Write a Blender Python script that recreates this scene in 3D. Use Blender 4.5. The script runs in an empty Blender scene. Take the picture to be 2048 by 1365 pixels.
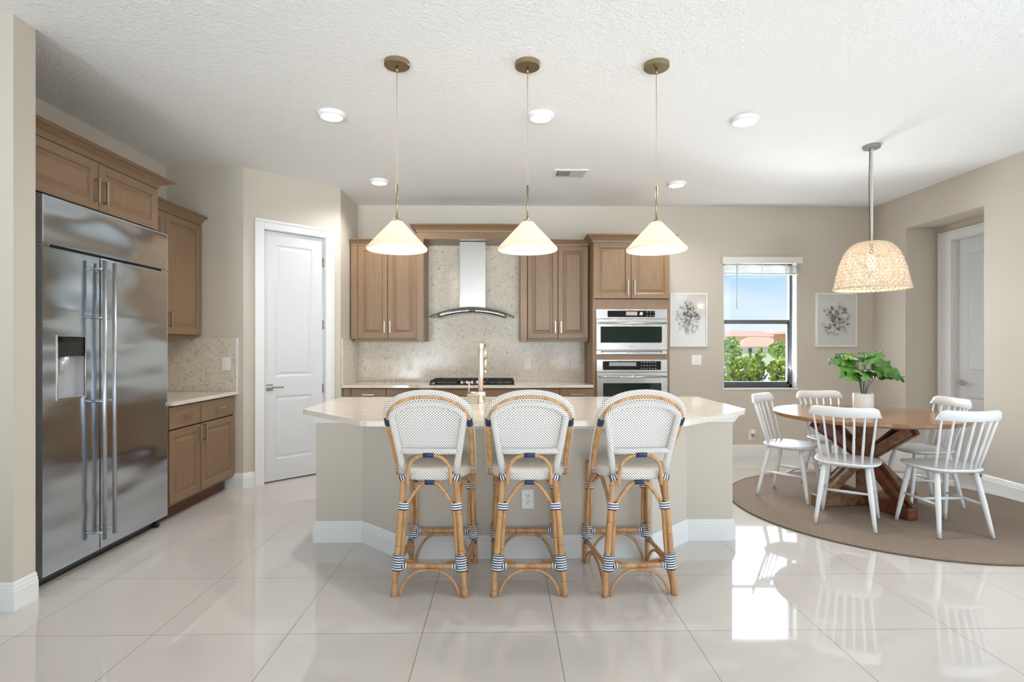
import bpy, bmesh, math, random
from mathutils import Vector, Matrix, noise
random.seed(7)
PI = math.pi
sc = bpy.context.scene
COL = sc.collection

# ------------------------------------------------------------------ camera
CAMZ = 1.315
cam_d = bpy.data.cameras.new('camera'); cam = bpy.data.objects.new('camera', cam_d); COL.objects.link(cam)
cam_d.sensor_width = 36.0; cam_d.lens = 1100.0 / 2048.0 * 36.0
cam_d.shift_y = 9.5 / 2048.0
cam_d.clip_start = 0.05; cam_d.clip_end = 2000
cam.location = (0, 0, CAMZ); cam.rotation_euler = (PI / 2, 0, -0.0154)
sc.camera = cam
sc.view_settings.view_transform = 'Standard'; sc.view_settings.look = 'None'
sc.view_settings.gamma = 1.0; sc.view_settings.use_curve_mapping = False
sc.view_settings.exposure = 0.38

# ------------------------------------------------------------------ world
w = bpy.data.worlds.new('sky'); sc.world = w; w.use_nodes = True
nt = w.node_tree; nt.nodes.clear()
def N(t, typ, **kw):
    n = t.nodes.new(typ)
    for k, v in kw.items(): setattr(n, k, v)
    return n
wo = N(nt, 'ShaderNodeOutputWorld'); bg = N(nt, 'ShaderNodeBackground')
tc = N(nt, 'ShaderNodeTexCoord'); sp = N(nt, 'ShaderNodeSeparateXYZ')
nt.links.new(tc.outputs['Generated'], sp.inputs[0])
ramp = N(nt, 'ShaderNodeValToRGB'); cr = ramp.color_ramp
cr.elements[0].position = 0.0; cr.elements[0].color = (0.80, 0.90, 0.98, 1)
cr.elements[1].position = 0.45; cr.elements[1].color = (0.17, 0.42, 0.86, 1)
e_ = cr.elements.new(0.06); e_.color = (0.66, 0.84, 0.98, 1)
e_ = cr.elements.new(0.17); e_.color = (0.30, 0.58, 0.93, 1)
nt.links.new(sp.outputs['Z'], ramp.inputs[0])
cn = N(nt, 'ShaderNodeTexNoise'); cn.inputs['Scale'].default_value = 2.4; cn.inputs['Detail'].default_value = 7
mp = N(nt, 'ShaderNodeMapping'); mp.inputs['Scale'].default_value = (1, 1, 3.5)
nt.links.new(tc.outputs['Generated'], mp.inputs[0]); nt.links.new(mp.outputs[0], cn.inputs['Vector'])
cr2 = N(nt, 'ShaderNodeValToRGB'); cr2.color_ramp.elements[0].position = 0.52; cr2.color_ramp.elements[1].position = 0.72
nt.links.new(cn.outputs['Fac'], cr2.inputs[0])
mx = N(nt, 'ShaderNodeMixRGB'); mx.inputs[2].default_value = (1.0, 1.0, 1.0, 1)
nt.links.new(cr2.outputs[0], mx.inputs[0]); nt.links.new(ramp.outputs[0], mx.inputs[1])
nt.links.new(mx.outputs[0], bg.inputs[0]); bg.inputs[1].default_value = 0.82
nt.links.new(bg.outputs[0], wo.inputs[0])

# ------------------------------------------------------------------ sun, daylight and added fill lamps
sd = bpy.data.lights.new('sun', 'SUN'); sun = bpy.data.objects.new('sun', sd); COL.objects.link(sun)
sd.energy = 3.2; sd.angle = math.radians(0.6); sd.color = (1.0, 0.96, 0.88)
sun.rotation_euler = Vector((0.62, 0.25, -0.80)).to_track_quat('-Z', 'Y').to_euler()
def area(name, loc, direc, sx, sy, power, color=(1, 1, 1), spread=180):
    d = bpy.data.lights.new(name, 'AREA'); d.shape = 'RECTANGLE'; d.size = sx; d.size_y = sy
    d.energy = power; d.color = color; d.spread = math.radians(spread)
    o = bpy.data.objects.new(name, d); COL.objects.link(o); o.location = loc
    o.rotation_euler = Vector(direc).to_track_quat('-Z', 'Y').to_euler()
    return o
# added fill lamps at invented unseen openings, plus daylight at the visible kitchen window
area('daylight_fill_rear_left', (-2.35, -4.55, 1.35), (0, 1, 0), 1.5, 2.5, 24, (0.84, 0.93, 1.0))  # added lamp behind the camera, no known door there
area('daylight_fill_rear_right', (.95, -4.55, 1.35), (0, 1, 0), 2.5, 2.5, 56, (0.84, 0.93, 1.0))  # wider added lamp behind the camera, its opening is invented
area('ceiling_fill_rear', (0.9, -4.5, 0.32), (-.05, .965, .26), 2.6, .6, 15, (0.87, 0.95, 1.0), 34)  # added unseen lamp, narrow beam to brighten the kitchen ceiling
area('ceiling_fill_rear_left', (-2.35, -4.5, 0.32), (.08, .965, .26), 1.5, .6, 8, (0.87, 0.95, 1.0), 36)  # second added lamp aimed at the back ceiling
area('daylight_fill_right', (4.33, .8, 1.35), (-1, 0, 0), 4.0, 2.5, 70, (0.84, 0.93, 1.0))  # added off-frame lamp, the opening on this side is invented
area('ceiling_fill_right', (4.31, .8, .30), (-.80, .42, .42), 4.0, .5, 3, (0.85, 0.94, 1.0))  # weak added lamp lifting the ceiling from the right
area('daylight_fill_left', (-4.93, -0.9, 1.5), (1, 0, 0), 3.0, 2.0, 8, (0.84, 0.93, 1.0))  # weak added lamp, no windows known on this side
area('daylight_kitchen_window', (3.05, 6.72, 1.555), (0, -1, 0), 0.88, 1.49, 36, (0.80, 0.91, 1.0))
area('ceiling_fill_window', (3.05, 6.70, 1.15), (0, -.72, .70), 0.86, .6, 34, (0.90, 0.96, 1.0))  # upward lamp added at the window to brighten the back ceiling

# ------------------------------------------------------------------ materials
MATS = {}
def mat(name, color=(.8, .8, .8), rough=.5, metal=0.0, **kw):
    m = bpy.data.materials.new(name); m.use_nodes = True
    b = m.node_tree.nodes['Principled BSDF']
    b.inputs['Base Color'].default_value = (*color, 1); b.inputs['Roughness'].default_value = rough
    b.inputs['Metallic'].default_value = metal
    for k, v in kw.items():
        b.inputs[k.replace('_', ' ')].default_value = v
    MATS[name] = m
    return m
def srgb(r, g, b):
    f = lambda c: (c / 255 / 12.92) if c <= 10 else (((c / 255 + .055) / 1.055) ** 2.4)
    return (f(r), f(g), f(b))
def bsdf(m): return m.node_tree.nodes['Principled BSDF']
def link(m, a, b): m.node_tree.links.new(a, b)
def math_n(m, op, a, b=None, c=None):
    n = N(m.node_tree, 'ShaderNodeMath', operation=op)
    for i, v in enumerate((a, b, c)):
        if v is None: continue
        if isinstance(v, (int, float)): n.inputs[i].default_value = v
        else: link(m, v, n.inputs[i])
    return n.outputs[0]
def mixc(m, fac, a, b, blend='MIX'):
    n = N(m.node_tree, 'ShaderNodeMixRGB', blend_type=blend)
    for i, v in enumerate((fac, a, b)):
        if isinstance(v, (int, float)): n.inputs[i].default_value = v
        elif isinstance(v, tuple): n.inputs[i].default_value = (*v[:3], 1)
        else: link(m, v, n.inputs[i])
    return n.outputs[0]
def coords(m, which='Object', scale=(1, 1, 1), rot=(0, 0, 0)):
    t = N(m.node_tree, 'ShaderNodeTexCoord'); p = N(m.node_tree, 'ShaderNodeMapping')
    p.inputs['Scale'].default_value = scale; p.inputs['Rotation'].default_value = rot
    link(m, t.outputs[which], p.inputs[0]); return p.outputs[0]
def noise_n(m, vec, scale, detail=4, rough=.5, dist=0):
    n = N(m.node_tree, 'ShaderNodeTexNoise'); n.inputs['Scale'].default_value = scale
    n.inputs['Detail'].default_value = detail; n.inputs['Roughness'].default_value = rough
    n.inputs['Distortion'].default_value = dist
    link(m, vec, n.inputs['Vector']); return n
def ramp_n(m, fac, stops):
    n = N(m.node_tree, 'ShaderNodeValToRGB'); r = n.color_ramp
    r.elements[0].position = stops[0][0]; r.elements[0].color = (*stops[0][1], 1)
    r.elements[1].position = stops[-1][0]; r.elements[1].color = (*stops[-1][1], 1)
    for p, c in stops[1:-1]:
        e = r.elements.new(p); e.color = (*c, 1)
    link(m, fac, n.inputs[0]); return n.outputs[0]
def bump(m, h, strength, dist=.01):
    n = N(m.node_tree, 'ShaderNodeBump'); n.inputs['Strength'].default_value = strength
    n.inputs['Distance'].default_value = dist; link(m, h, n.inputs['Height'])
    link(m, n.outputs[0], bsdf(m).inputs['Normal']); return n

def wall_mat(name, col):
    m = mat(name, col, .75); v = coords(m)
    bump(m, noise_n(m, v, 70, 3).outputs['Fac'], .12, .004); return m
WALL = wall_mat('wall_paint', srgb(201, 192, 178))
m = mat('ceiling_paint', srgb(238, 237, 234), .85); v = coords(m)
bump(m, ramp_n(m, noise_n(m, v, 42, 5, .6, .6).outputs['Fac'], [(.38, (0, 0, 0)), (.62, (1, 1, 1))]), .6, .006); CEIL = m
TRIMM = mat('trim_white', srgb(230, 230, 228), .35)
DOORM = mat('door_white', srgb(214, 215, 216), .38)
# floor tile
m = mat('floor_tile', srgb(205, 198, 188), .045); FLOOR = m
t = N(m.node_tree, 'ShaderNodeTexCoord'); s_ = N(m.node_tree, 'ShaderNodeSeparateXYZ'); link(m, t.outputs['Object'], s_.inputs[0])
def tile_line(axis, off):
    a = math_n(m, 'DIVIDE', math_n(m, 'ADD', s_.outputs[axis], off), .612)
    fr = math_n(m, 'FRACT', a)
    d = math_n(m, 'ABSOLUTE', math_n(m, 'SUBTRACT', fr, .5))
    return math_n(m, 'GREATER_THAN', d, .5 - .0026), math_n(m, 'FLOOR', a)
lx, ix = tile_line('X', 2.207 + .612 * 20); ly, iy = tile_line('Y', -2.522 + .612 * 20)
grout = math_n(m, 'MAXIMUM', lx, ly)
cmb = N(m.node_tree, 'ShaderNodeCombineXYZ'); link(m, ix, cmb.inputs[0]); link(m, iy, cmb.inputs[1])
wn = N(m.node_tree, 'ShaderNodeTexWhiteNoise'); link(m, cmb.outputs[0], wn.inputs['Vector'])
tint = mixc(m, math_n(m, 'MULTIPLY', wn.outputs['Value'], .35), srgb(211, 204, 197), srgb(208, 199, 191))
nz = noise_n(m, t.outputs['Object'], 1.6, 4, .6, .5).outputs['Fac']
tint = mixc(m, math_n(m, 'MULTIPLY', nz, .5), tint, srgb(214, 210, 205))
link(m, mixc(m, grout, tint, srgb(120, 112, 104)), bsdf(m).inputs['Base Color'])
link(m, math_n(m, 'MULTIPLY_ADD', grout, .5, .04), bsdf(m).inputs['Roughness'])
bsdf(m).inputs['IOR'].default_value = 1.75
# cabinet wood
def wood(name, c1, c2, rough=.38, sc=(9, 9, .7), nsc=6):
    m = mat(name, c1, rough); v = coords(m, 'Object', sc)
    n = noise_n(m, v, nsc, 6, .6, .3).outputs['Fac']
    link(m, ramp_n(m, n, [(.32, c1), (.68, c2)]), bsdf(m).inputs['Base Color'])
    bump(m, n, .05, .003); return m
CAB = wood('taupe_stained_wood', srgb(140, 112, 84), srgb(127, 100, 73))
CABH = wood('taupe_stained_wood_horizontal', srgb(140, 112, 84), srgb(127, 100, 73), .38, (9, .7, 9))
CABD = mat('cabinet_gap_dark', srgb(34, 25, 20), .8)
TOEM = mat('toe_kick_brown', srgb(92, 52, 36), .45)
m = wood('table_wood', srgb(138, 98, 66), srgb(168, 128, 92), .20, (1.2, 14, 14), 4); TABW = m
v = coords(m, 'Object', (1, 1, 1)); sx = N(m.node_tree, 'ShaderNodeSeparateXYZ'); link(m, v, sx.inputs[0])
pl = math_n(m, 'FLOOR', math_n(m, 'DIVIDE', sx.outputs['Y'], .13))
wn2 = N(m.node_tree, 'ShaderNodeTexWhiteNoise', noise_dimensions='1D'); link(m, pl, wn2.inputs['W'])
old = bsdf(m).inputs['Base Color'].links[0].from_socket
frp = math_n(m, 'FRACT', math_n(m, 'DIVIDE', sx.outputs['Y'], .13))
seam = math_n(m, 'LESS_THAN', frp, .02)
c_ = mixc(m, math_n(m, 'MULTIPLY', wn2.outputs['Value'], .45), old, srgb(112, 78, 52))
link(m, mixc(m, math_n(m, 'MULTIPLY', seam, .6), c_, srgb(70, 42, 26)), bsdf(m).inputs['Base Color'])
TABL = wood('table_base_wood', srgb(104, 66, 42), srgb(166, 130, 96), .42, (3, 3, 3), 5)
TABR = wood('table_beam_dark_wood', srgb(88, 44, 26), srgb(124, 72, 44), .4, (3, 3, 3), 5)
# quartz
def quartz(name, base, base2, vein, strength, scale, rough):
    m = mat(name, base, rough); v = coords(m)
    nd = noise_n(m, v, 5 * scale, 4, .6)
    add = N(m.node_tree, 'ShaderNodeVectorMath', operation='MULTIPLY_ADD')
    link(m, nd.outputs['Color'], add.inputs[0]); add.inputs[1].default_value = (.28 / scale,) * 3; link(m, v, add.inputs[2])
    vo = N(m.node_tree, 'ShaderNodeTexVoronoi', feature='DISTANCE_TO_EDGE'); vo.inputs['Scale'].default_value = 9 * scale
    link(m, add.outputs[0], vo.inputs['Vector'])
    line = ramp_n(m, vo.outputs['Distance'], [(.008, (1, 1, 1)), (.036, (0, 0, 0))])
    msk = ramp_n(m, noise_n(m, v, 9 * scale, 5, .65).outputs['Fac'], [(.46, (0, 0, 0)), (.60, (1, 1, 1))])
    vo2 = N(m.node_tree, 'ShaderNodeTexVoronoi', feature='DISTANCE_TO_EDGE'); vo2.inputs['Scale'].default_value = 21 * scale
    link(m, add.outputs[0], vo2.inputs['Vector'])
    line2 = ramp_n(m, vo2.outputs['Distance'], [(.015, (1, 1, 1)), (.07, (0, 0, 0))])
    msk2 = ramp_n(m, noise_n(m, v, 16 * scale, 4, .6).outputs['Fac'], [(.52, (0, 0, 0)), (.62, (1, 1, 1))])
    f = math_n(m, 'ADD', math_n(m, 'MULTIPLY', line, msk), math_n(m, 'MULTIPLY', math_n(m, 'MULTIPLY', line2, msk2), .55))
    f = math_n(m, 'MINIMUM', math_n(m, 'MULTIPLY', f, strength), 1)
    cl = mixc(m, noise_n(m, v, 6 * scale, 5, .7, .5).outputs['Fac'], base, base2)
    link(m, mixc(m, f, cl, vein), bsdf(m).inputs['Base Color']); return m
SPLASH = quartz('backsplash_quartz', srgb(232, 221, 203), srgb(206, 194, 176), srgb(104, 93, 80), .9, 2.5, .16)
COUNT = quartz('counter_quartz', srgb(232, 224, 212), srgb(212, 200, 184), srgb(176, 156, 136), .5, 1.2, .07)
# metals
def steel(name, col, rough, wav=0.0, br=.02, axis=(1, 1, 120)):
    m = mat(name, col, rough, 1.0); v = coords(m, 'Object', axis)
    n1 = noise_n(m, v, 6, 2).outputs['Fac']
    if wav:
        v2 = coords(m, 'Object', (1, .7, 2.2)); n2 = noise_n(m, v2, 1.7, 1, .4).outputs['Fac']
        h = math_n(m, 'ADD', math_n(m, 'MULTIPLY', n1, br), math_n(m, 'MULTIPLY', n2, wav))
    else: h = math_n(m, 'MULTIPLY', n1, br)
    bump(m, h, 1.0, .01)
    return m
STEEL = steel('stainless_steel', (.46, .445, .42), .26)
FRST = steel('fridge_stainless', (.62, .705, .80), .13, 3.2, .006)
CHROME = mat('chrome', (.75, .74, .72), .12, 1.0)
NICKEL = mat('brushed_nickel', (.50, .43, .36), .32, 1.0)
FAUC = mat('warm_brushed_nickel', (.76, .66, .56), .33, 1.0)
BRASS = steel('antique_brass', (.36, .29, .18), .32)
CORDM = mat('cord_beige', srgb(190, 165, 135), .6)
DARKM = mat('dark_plastic', (.012, .012, .013), .35)
BLACK = mat('black_glass', (.008, .010, .010), .04)
OVGL = mat('oven_glass', (.010, .018, .016), .03)
FRSIDE = mat('fridge_side_grey', (.10, .095, .09), .4, .6)
IRON = mat('cast_iron', (.015, .014, .014), .55)
PLAST = mat('white_plastic', srgb(240, 238, 232), .35)
SLOT = mat('socket_slot_dark', (.03, .03, .03), .6)
WHITEP = mat('white_painted_wood', srgb(232, 233, 233), .28)
POTM = mat('white_ceramic', srgb(242, 238, 232), .3)
SOIL = mat('potting_soil', (.03, .02, .015), .9)
PANELD = mat('display_panel', (.01, .01, .012), .08)
LCD = mat('display_text', (.35, .33, .30), .4)
FRAMEW = mat('picture_frame_white', srgb(238, 236, 231), .35)
PAPER = mat('print_paper', srgb(232, 229, 222), .12)
INK = mat('print_ink', srgb(92, 84, 76), .5)
INK2 = mat('print_ink_brown', srgb(126, 104, 88), .5)
WINF = mat('window_frame_bronze', (.11, .11, .12), .35, .3)
RUGE = mat('rug_binding', srgb(110, 94, 80), .9)
ROPE = mat('white_rope', srgb(216, 208, 196), .8)
BLIND = mat('blind_white', srgb(232, 228, 220), .5)
# light emitters
def emis(name, col, st):
    m = bpy.data.materials.new(name); m.use_nodes = True; t = m.node_tree; t.nodes.clear()
    o = N(t, 'ShaderNodeOutputMaterial'); e = N(t, 'ShaderNodeEmission'); e.inputs[0].default_value = (*col, 1); e.inputs[1].default_value = st
    t.links.new(e.outputs[0], o.inputs[0]); return m
LED = emis('led_disc', (1, .97, .92), 3.2)
BULB = emis('warm_bulb', (1, .82, .60), 3.5)
def translucent(name, col, fac=.5, rough=.4):
    m = bpy.data.materials.new(name); m.use_nodes = True; t = m.node_tree; t.nodes.clear()
    o = N(t, 'ShaderNodeOutputMaterial'); a = N(t, 'ShaderNodeBsdfDiffuse'); b = N(t, 'ShaderNodeBsdfTranslucent'); x = N(t, 'ShaderNodeMixShader')
    g = N(t, 'ShaderNodeBsdfGlossy'); g.inputs[1].default_value = .15; x2 = N(t, 'ShaderNodeMixShader'); x2.inputs[0].default_value = .04
    a.inputs[0].default_value = (*col, 1); b.inputs[0].default_value = (*col, 1); x.inputs[0].default_value = fac
    t.links.new(a.outputs[0], x.inputs[1]); t.links.new(b.outputs[0], x.inputs[2])
    t.links.new(x.outputs[0], x2.inputs[1]); t.links.new(g.outputs[0], x2.inputs[2]); t.links.new(x2.outputs[0], o.inputs[0]); return m
OPAL = translucent('opal_glass', (.88, .81, .72), .42)
WEAVE = translucent('woven_seagrass', srgb(240, 228, 212), .40)
# pane
m = bpy.data.materials.new('window_glass'); m.use_nodes = True; t = m.node_tree; t.nodes.clear(); GLASS = m
o_ = N(t, 'ShaderNodeOutputMaterial'); tr = N(t, 'ShaderNodeBsdfTransparent'); gl = N(t, 'ShaderNodeBsdfGlossy'); gl.inputs[1].default_value = .01
fr_ = N(t, 'ShaderNodeFresnel'); fr_.inputs[0].default_value = 1.3; x_ = N(t, 'ShaderNodeMixShader')
t.links.new(fr_.outputs[0], x_.inputs[0]); t.links.new(tr.outputs[0], x_.inputs[1]); t.links.new(gl.outputs[0], x_.inputs[2]); t.links.new(x_.outputs[0], o_.inputs[0])
m = bpy.data.materials.new('hood_glass'); m.use_nodes = True; t = m.node_tree; t.nodes.clear(); HGLASS = m
o_ = N(t, 'ShaderNodeOutputMaterial'); tr = N(t, 'ShaderNodeBsdfTransparent'); tr.inputs[0].default_value = (.62, .68, .66, 1); gl = N(t, 'ShaderNodeBsdfGlossy'); gl.inputs[1].default_value = .03
x_ = N(t, 'ShaderNodeMixShader'); x_.inputs[0].default_value = .16
t.links.new(tr.outputs[0], x_.inputs[1]); t.links.new(gl.outputs[0], x_.inputs[2]); t.links.new(x_.outputs[0], o_.inputs[0])
# rattan weave: white strands with staggered navy dots (UV in metres)
def weave_mat(name, px, py, rad, white, dark, base_u='u'):
    m = mat(name, white, .55)
    t = N(m.node_tree, 'ShaderNodeTexCoord'); s = N(m.node_tree, 'ShaderNodeSeparateXYZ'); link(m, t.outputs['UV'], s.inputs[0])
    V = math_n(m, 'DIVIDE', s.outputs['Y'], py); fl = math_n(m, 'FLOOR', V)
    par = math_n(m, 'MULTIPLY', math_n(m, 'FLOORED_MODULO', fl, 2), .5)
    U = math_n(m, 'ADD', math_n(m, 'DIVIDE', s.outputs['X'], px), par)
    du = math_n(m, 'MULTIPLY', math_n(m, 'SUBTRACT', math_n(m, 'FRACT', U), .5), px)
    dv = math_n(m, 'MULTIPLY', math_n(m, 'SUBTRACT', math_n(m, 'FRACT', V), .5), py)
    d = math_n(m, 'SQRT', math_n(m, 'ADD', math_n(m, 'MULTIPLY', du, du), math_n(m, 'MULTIPLY', dv, dv)))
    dot = math_n(m, 'LESS_THAN', d, rad)
    link(m, mixc(m, dot, white, dark), bsdf(m).inputs['Base Color'])
    wv = math_n(m, 'SINE', math_n(m, 'MULTIPLY', s.outputs['X'], 2 * PI / (px / 2)))
    bump(m, wv, .25, .002)
    return m
WOVEN = weave_mat('white_navy_weave', .0155, .0070, .0027, srgb(236, 231, 223), srgb(26, 33, 52))
# bamboo
m = mat('rattan_cane', srgb(196, 148, 98), .36); CANE = m
v = coords(m, 'UV'); sx = N(m.node_tree, 'ShaderNodeSeparateXYZ'); link(m, v, sx.inputs[0])
oi = N(m.node_tree, 'ShaderNodeObjectInfo')
vv = math_n(m, 'ADD', math_n(m, 'DIVIDE', sx.outputs['Y'], .19), oi.outputs['Random'])
node_l = math_n(m, 'LESS_THAN', math_n(m, 'FRACT', vv), .018)
vo3 = coords(m, 'Object', (16, 16, 3))
nn = noise_n(m, vo3, 2.2, 5, .65, .4).outputs['Fac']
cc = ramp_n(m, nn, [(.3, srgb(166, 112, 66)), (.5, srgb(196, 148, 98)), (.72, srgb(212, 174, 128))])
link(m, mixc(m, math_n(m, 'MULTIPLY', node_l, .6), cc, srgb(96, 60, 34)), bsdf(m).inputs['Base Color'])
# striped wrap
m = mat('navy_white_binding', (.8, .8, .8), .5); STRIPE = m
v = coords(m, 'UV'); sx = N(m.node_tree, 'ShaderNodeSeparateXYZ'); link(m, v, sx.inputs[0])
st = math_n(m, 'GREATER_THAN', math_n(m, 'FRACT', math_n(m, 'DIVIDE', sx.outputs['Y'], .0128)), .5)
link(m, mixc(m, st, srgb(32, 44, 72), srgb(236, 236, 236)), bsdf(m).inputs['Base Color'])
NAVY = mat('navy_binding', srgb(34, 54, 88), .45)
# rug
m = mat('rug_sisal', srgb(170, 148, 126), .95); RUG = m
v = coords(m, 'Object', (1, 1, 1), (0, 0, .5)); sx = N(m.node_tree, 'ShaderNodeSeparateXYZ'); link(m, v, sx.inputs[0])
r_ = math_n(m, 'DIVIDE', sx.outputs['Y'], .018); rp = math_n(m, 'MULTIPLY', math_n(m, 'FLOORED_MODULO', math_n(m, 'FLOOR', r_), 2), .5)
a_ = math_n(m, 'ABSOLUTE', math_n(m, 'SUBTRACT', math_n(m, 'FRACT', math_n(m, 'ADD', math_n(m, 'DIVIDE', sx.outputs['X'], .03), rp)), .5))
b_ = math_n(m, 'ABSOLUTE', math_n(m, 'SUBTRACT', math_n(m, 'FRACT', r_), .5))
hh = math_n(m, 'SUBTRACT', 1, math_n(m, 'MAXIMUM', math_n(m, 'POWER', math_n(m, 'MULTIPLY', a_, 2), 3), math_n(m, 'POWER', math_n(m, 'MULTIPLY', b_, 2), 3)))
cz = mixc(m, noise_n(m, v, 60, 3).outputs['Fac'], srgb(172, 153, 135), srgb(146, 128, 112))
link(m, mixc(m, math_n(m, 'POWER', hh, .7), srgb(98, 84, 74), cz), bsdf(m).inputs['Base Color'])
bump(m, hh, .7, .004)
# plants
def leafm(name, c1, c2, rough=.35, trans=.0):
    m = mat(name, c1, rough); v = coords(m, 'Object')
    link(m, ramp_n(m, noise_n(m, v, 9, 3).outputs['Fac'], [(.35, c1), (.65, c2)]), bsdf(m).inputs['Base Color'])
    return m
LEAFI = leafm('monstera_leaf', srgb(30, 82, 44), srgb(98, 148, 54), .3)
STEMI = mat('plant_stem', srgb(62, 88, 50), .5)
HEDGE = leafm('hedge_leaf', srgb(104, 144, 44), srgb(190, 204, 88), .4)
TREE = leafm('tree_leaf', srgb(160, 188, 104), srgb(200, 216, 140), .8)
BARK = mat('bark', srgb(120, 98, 80), .9)
GRASS = mat('lawn', srgb(196, 200, 158), .9)
PATIO = mat('patio_concrete', srgb(238, 234, 226), .85)
ROOF = mat('roof_clay_tile', srgb(226, 184, 156), .8)
HW1 = mat('house_stucco_peach', srgb(244, 214, 190), .85)
HW2 = mat('house_stucco_grey', srgb(236, 232, 226), .85)
HW3 = mat('house_stucco_terracotta', srgb(226, 168, 144), .85)
HWIN = mat('house_window_dark', srgb(84, 88, 96), .2)

# ------------------------------------------------------------------ mesh helpers
class MB:
    def __init__(s):
        s.bm = bmesh.new(); s.uv = s.bm.loops.layers.uv.new('UVMap')
    def face(s, vs, uvs=None, mi=0, smooth=False):
        try: f = s.bm.faces.new(vs)
        except ValueError: return None
        f.material_index = mi; f.smooth = smooth
        if uvs:
            for l, q in zip(f.loops, uvs): l[s.uv].uv = q
        return f
    def v(s, p): return s.bm.verts.new(p)
    def box(s, a, b, bev=0.0, M=None, mi=0):
        x0, x1 = sorted((a[0], b[0])); y0, y1 = sorted((a[1], b[1])); z0, z1 = sorted((a[2], b[2]))
        P = [(x0, y0, z0), (x1, y0, z0), (x1, y1, z0), (x0, y1, z0), (x0, y0, z1), (x1, y0, z1), (x1, y1, z1), (x0, y1, z1)]
        vs = [s.v(M @ Vector(p) if M else p) for p in P]
        F = [(0, 3, 2, 1), (4, 5, 6, 7), (0, 1, 5, 4), (1, 2, 6, 5), (2, 3, 7, 6), (3, 0, 4, 7)]
        fs = [s.face([vs[i] for i in f], mi=mi) for f in F]
        if bev > 0:
            es = list({e for f in fs for e in f.edges})
            r = bmesh.ops.bevel(s.bm, geom=es, offset=bev, segments=2, profile=.7, affect='EDGES')
            for f in r['faces']: f.material_index = mi
        return s
    def tube(s, pts, r, n=10, caps=True, closed=False, mi=0, ra=None, up=None):
        """swept tube; r float or list; ra=(direction, factor) stretches the section along a direction"""
        pts = [Vector(p) for p in pts]; L = len(pts)
        rs = r if isinstance(r, (list, tuple)) else [r] * L
        T = []
        for i in range(L):
            a = pts[(i - 1) % L] if (closed or i > 0) else pts[i]; b = pts[(i + 1) % L] if (closed or i < L - 1) else pts[i]
            T.append((b - a).normalized())
        if up is None: up = Vector((0, 0, 1)) if abs(T[0].z) < .9 else Vector((0, 1, 0))
        nrm = (up - T[0] * up.dot(T[0])).normalized(); rings = []; arc = 0; arcs = []
        for i in range(L):
            if i: arc += (pts[i] - pts[i - 1]).length
            arcs.append(arc)
            nrm = (nrm - T[i] * nrm.dot(T[i])).normalized(); bi = T[i].cross(nrm)
            ring = []
            for k in range(n):
                a = 2 * PI * k / n; off = (nrm * math.cos(a) + bi * math.sin(a)) * rs[i]
                if ra:
                    d = Vector(ra[0]).normalized(); off += d * off.dot(d) * (ra[1] - 1)
                ring.append(s.v(pts[i] + off))
            rings.append(ring)
        R = max(rs)
        m = L if closed else L - 1
        for i in range(m):
            A, B = rings[i], rings[(i + 1) % L]; v0 = arcs[i]; v1 = arcs[i + 1] if i + 1 < L else arc + (pts[0] - pts[-1]).length
            for k in range(n):
                k2 = (k + 1) % n; u0 = 2 * PI * R * k / n; u1 = 2 * PI * R * (k + 1) / n
                s.face([A[k], A[k2], B[k2], B[k]], [(u0, v0), (u1, v0), (u1, v1), (u0, v1)], mi, True)
        if caps and not closed:
            s.face(list(reversed(rings[0])), mi=mi); s.face(rings[-1], mi=mi)
        return s
    def lathe(s, prof, c=(0, 0, 0), n=32, mi=0, smooth=True, axis='Z', sharp=False):
        rings = []
        for r, z in prof:
            if r < 1e-6: rings.append([s.v(s._ax((0, 0, z), c, axis))])
            else: rings.append([s.v(s._ax((r * math.cos(2 * PI * k / n), r * math.sin(2 * PI * k / n), z), c, axis)) for k in range(n)])
        for i in range(len(rings) - 1):
            A, B = rings[i], rings[i + 1]
            for k in range(n):
                k2 = (k + 1) % n
                if len(A) == 1 and len(B) == 1: continue
                if len(A) == 1: s.face([A[0], B[k2], B[k]][::-1] if False else [A[0], B[k], B[k2]], mi=mi, smooth=smooth)
                elif len(B) == 1: s.face([A[k], A[k2], B[0]], mi=mi, smooth=smooth)
                else: s.face([A[k], A[k2], B[k2], B[k]], mi=mi, smooth=smooth)
        return s
    def _ax(s, p, c, axis):
        x, y, z = p
        if axis == 'Y': x, y, z = x, z, y
        elif axis == 'X': x, y, z = z, x, y
        return (x + c[0], y + c[1], z + c[2])
    def prism(s, pts2, z0, z1, mi=0, bev=0.0):
        A = [s.v((x, y, z0)) for x, y in pts2]; B = [s.v((x, y, z1)) for x, y in pts2]; n = len(pts2); fs = []
        fs.append(s.face(A[::-1], mi=mi)); fs.append(s.face(B, mi=mi))
        for i in range(n): fs.append(s.face([A[i], A[(i + 1) % n], B[(i + 1) % n], B[i]], mi=mi))
        if bev > 0:
            es = [e for e in fs[1].edges] + [e for e in fs[0].edges]
            bmesh.ops.bevel(s.bm, geom=es, offset=bev, segments=3, profile=.5, affect='EDGES')
        return s
    def sweep(s, path, prof, closed=False, mi=0):
        """profile (offset to the right of travel, z) swept along a plan polyline with mitred corners"""
        P = [Vector((p[0], p[1])) for p in path]; n = len(P); cols = []
        for i in range(n):
            ds = []
            if i > 0 or closed: ds.append((P[i] - P[i - 1]).normalized())
            if i < n - 1 or closed: ds.append((P[(i + 1) % n] - P[i]).normalized())
            ns = [Vector((d.y, -d.x)) for d in ds]
            if len(ns) == 2:
                b = (ns[0] + ns[1]); b = b / (b.dot(ns[0])) if b.length > 1e-6 else ns[0]
            else: b = ns[0]
            cols.append([s.v((P[i].x + b.x * o, P[i].y + b.y * o, z)) for o, z in prof])
        m = n if closed else n - 1
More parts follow.
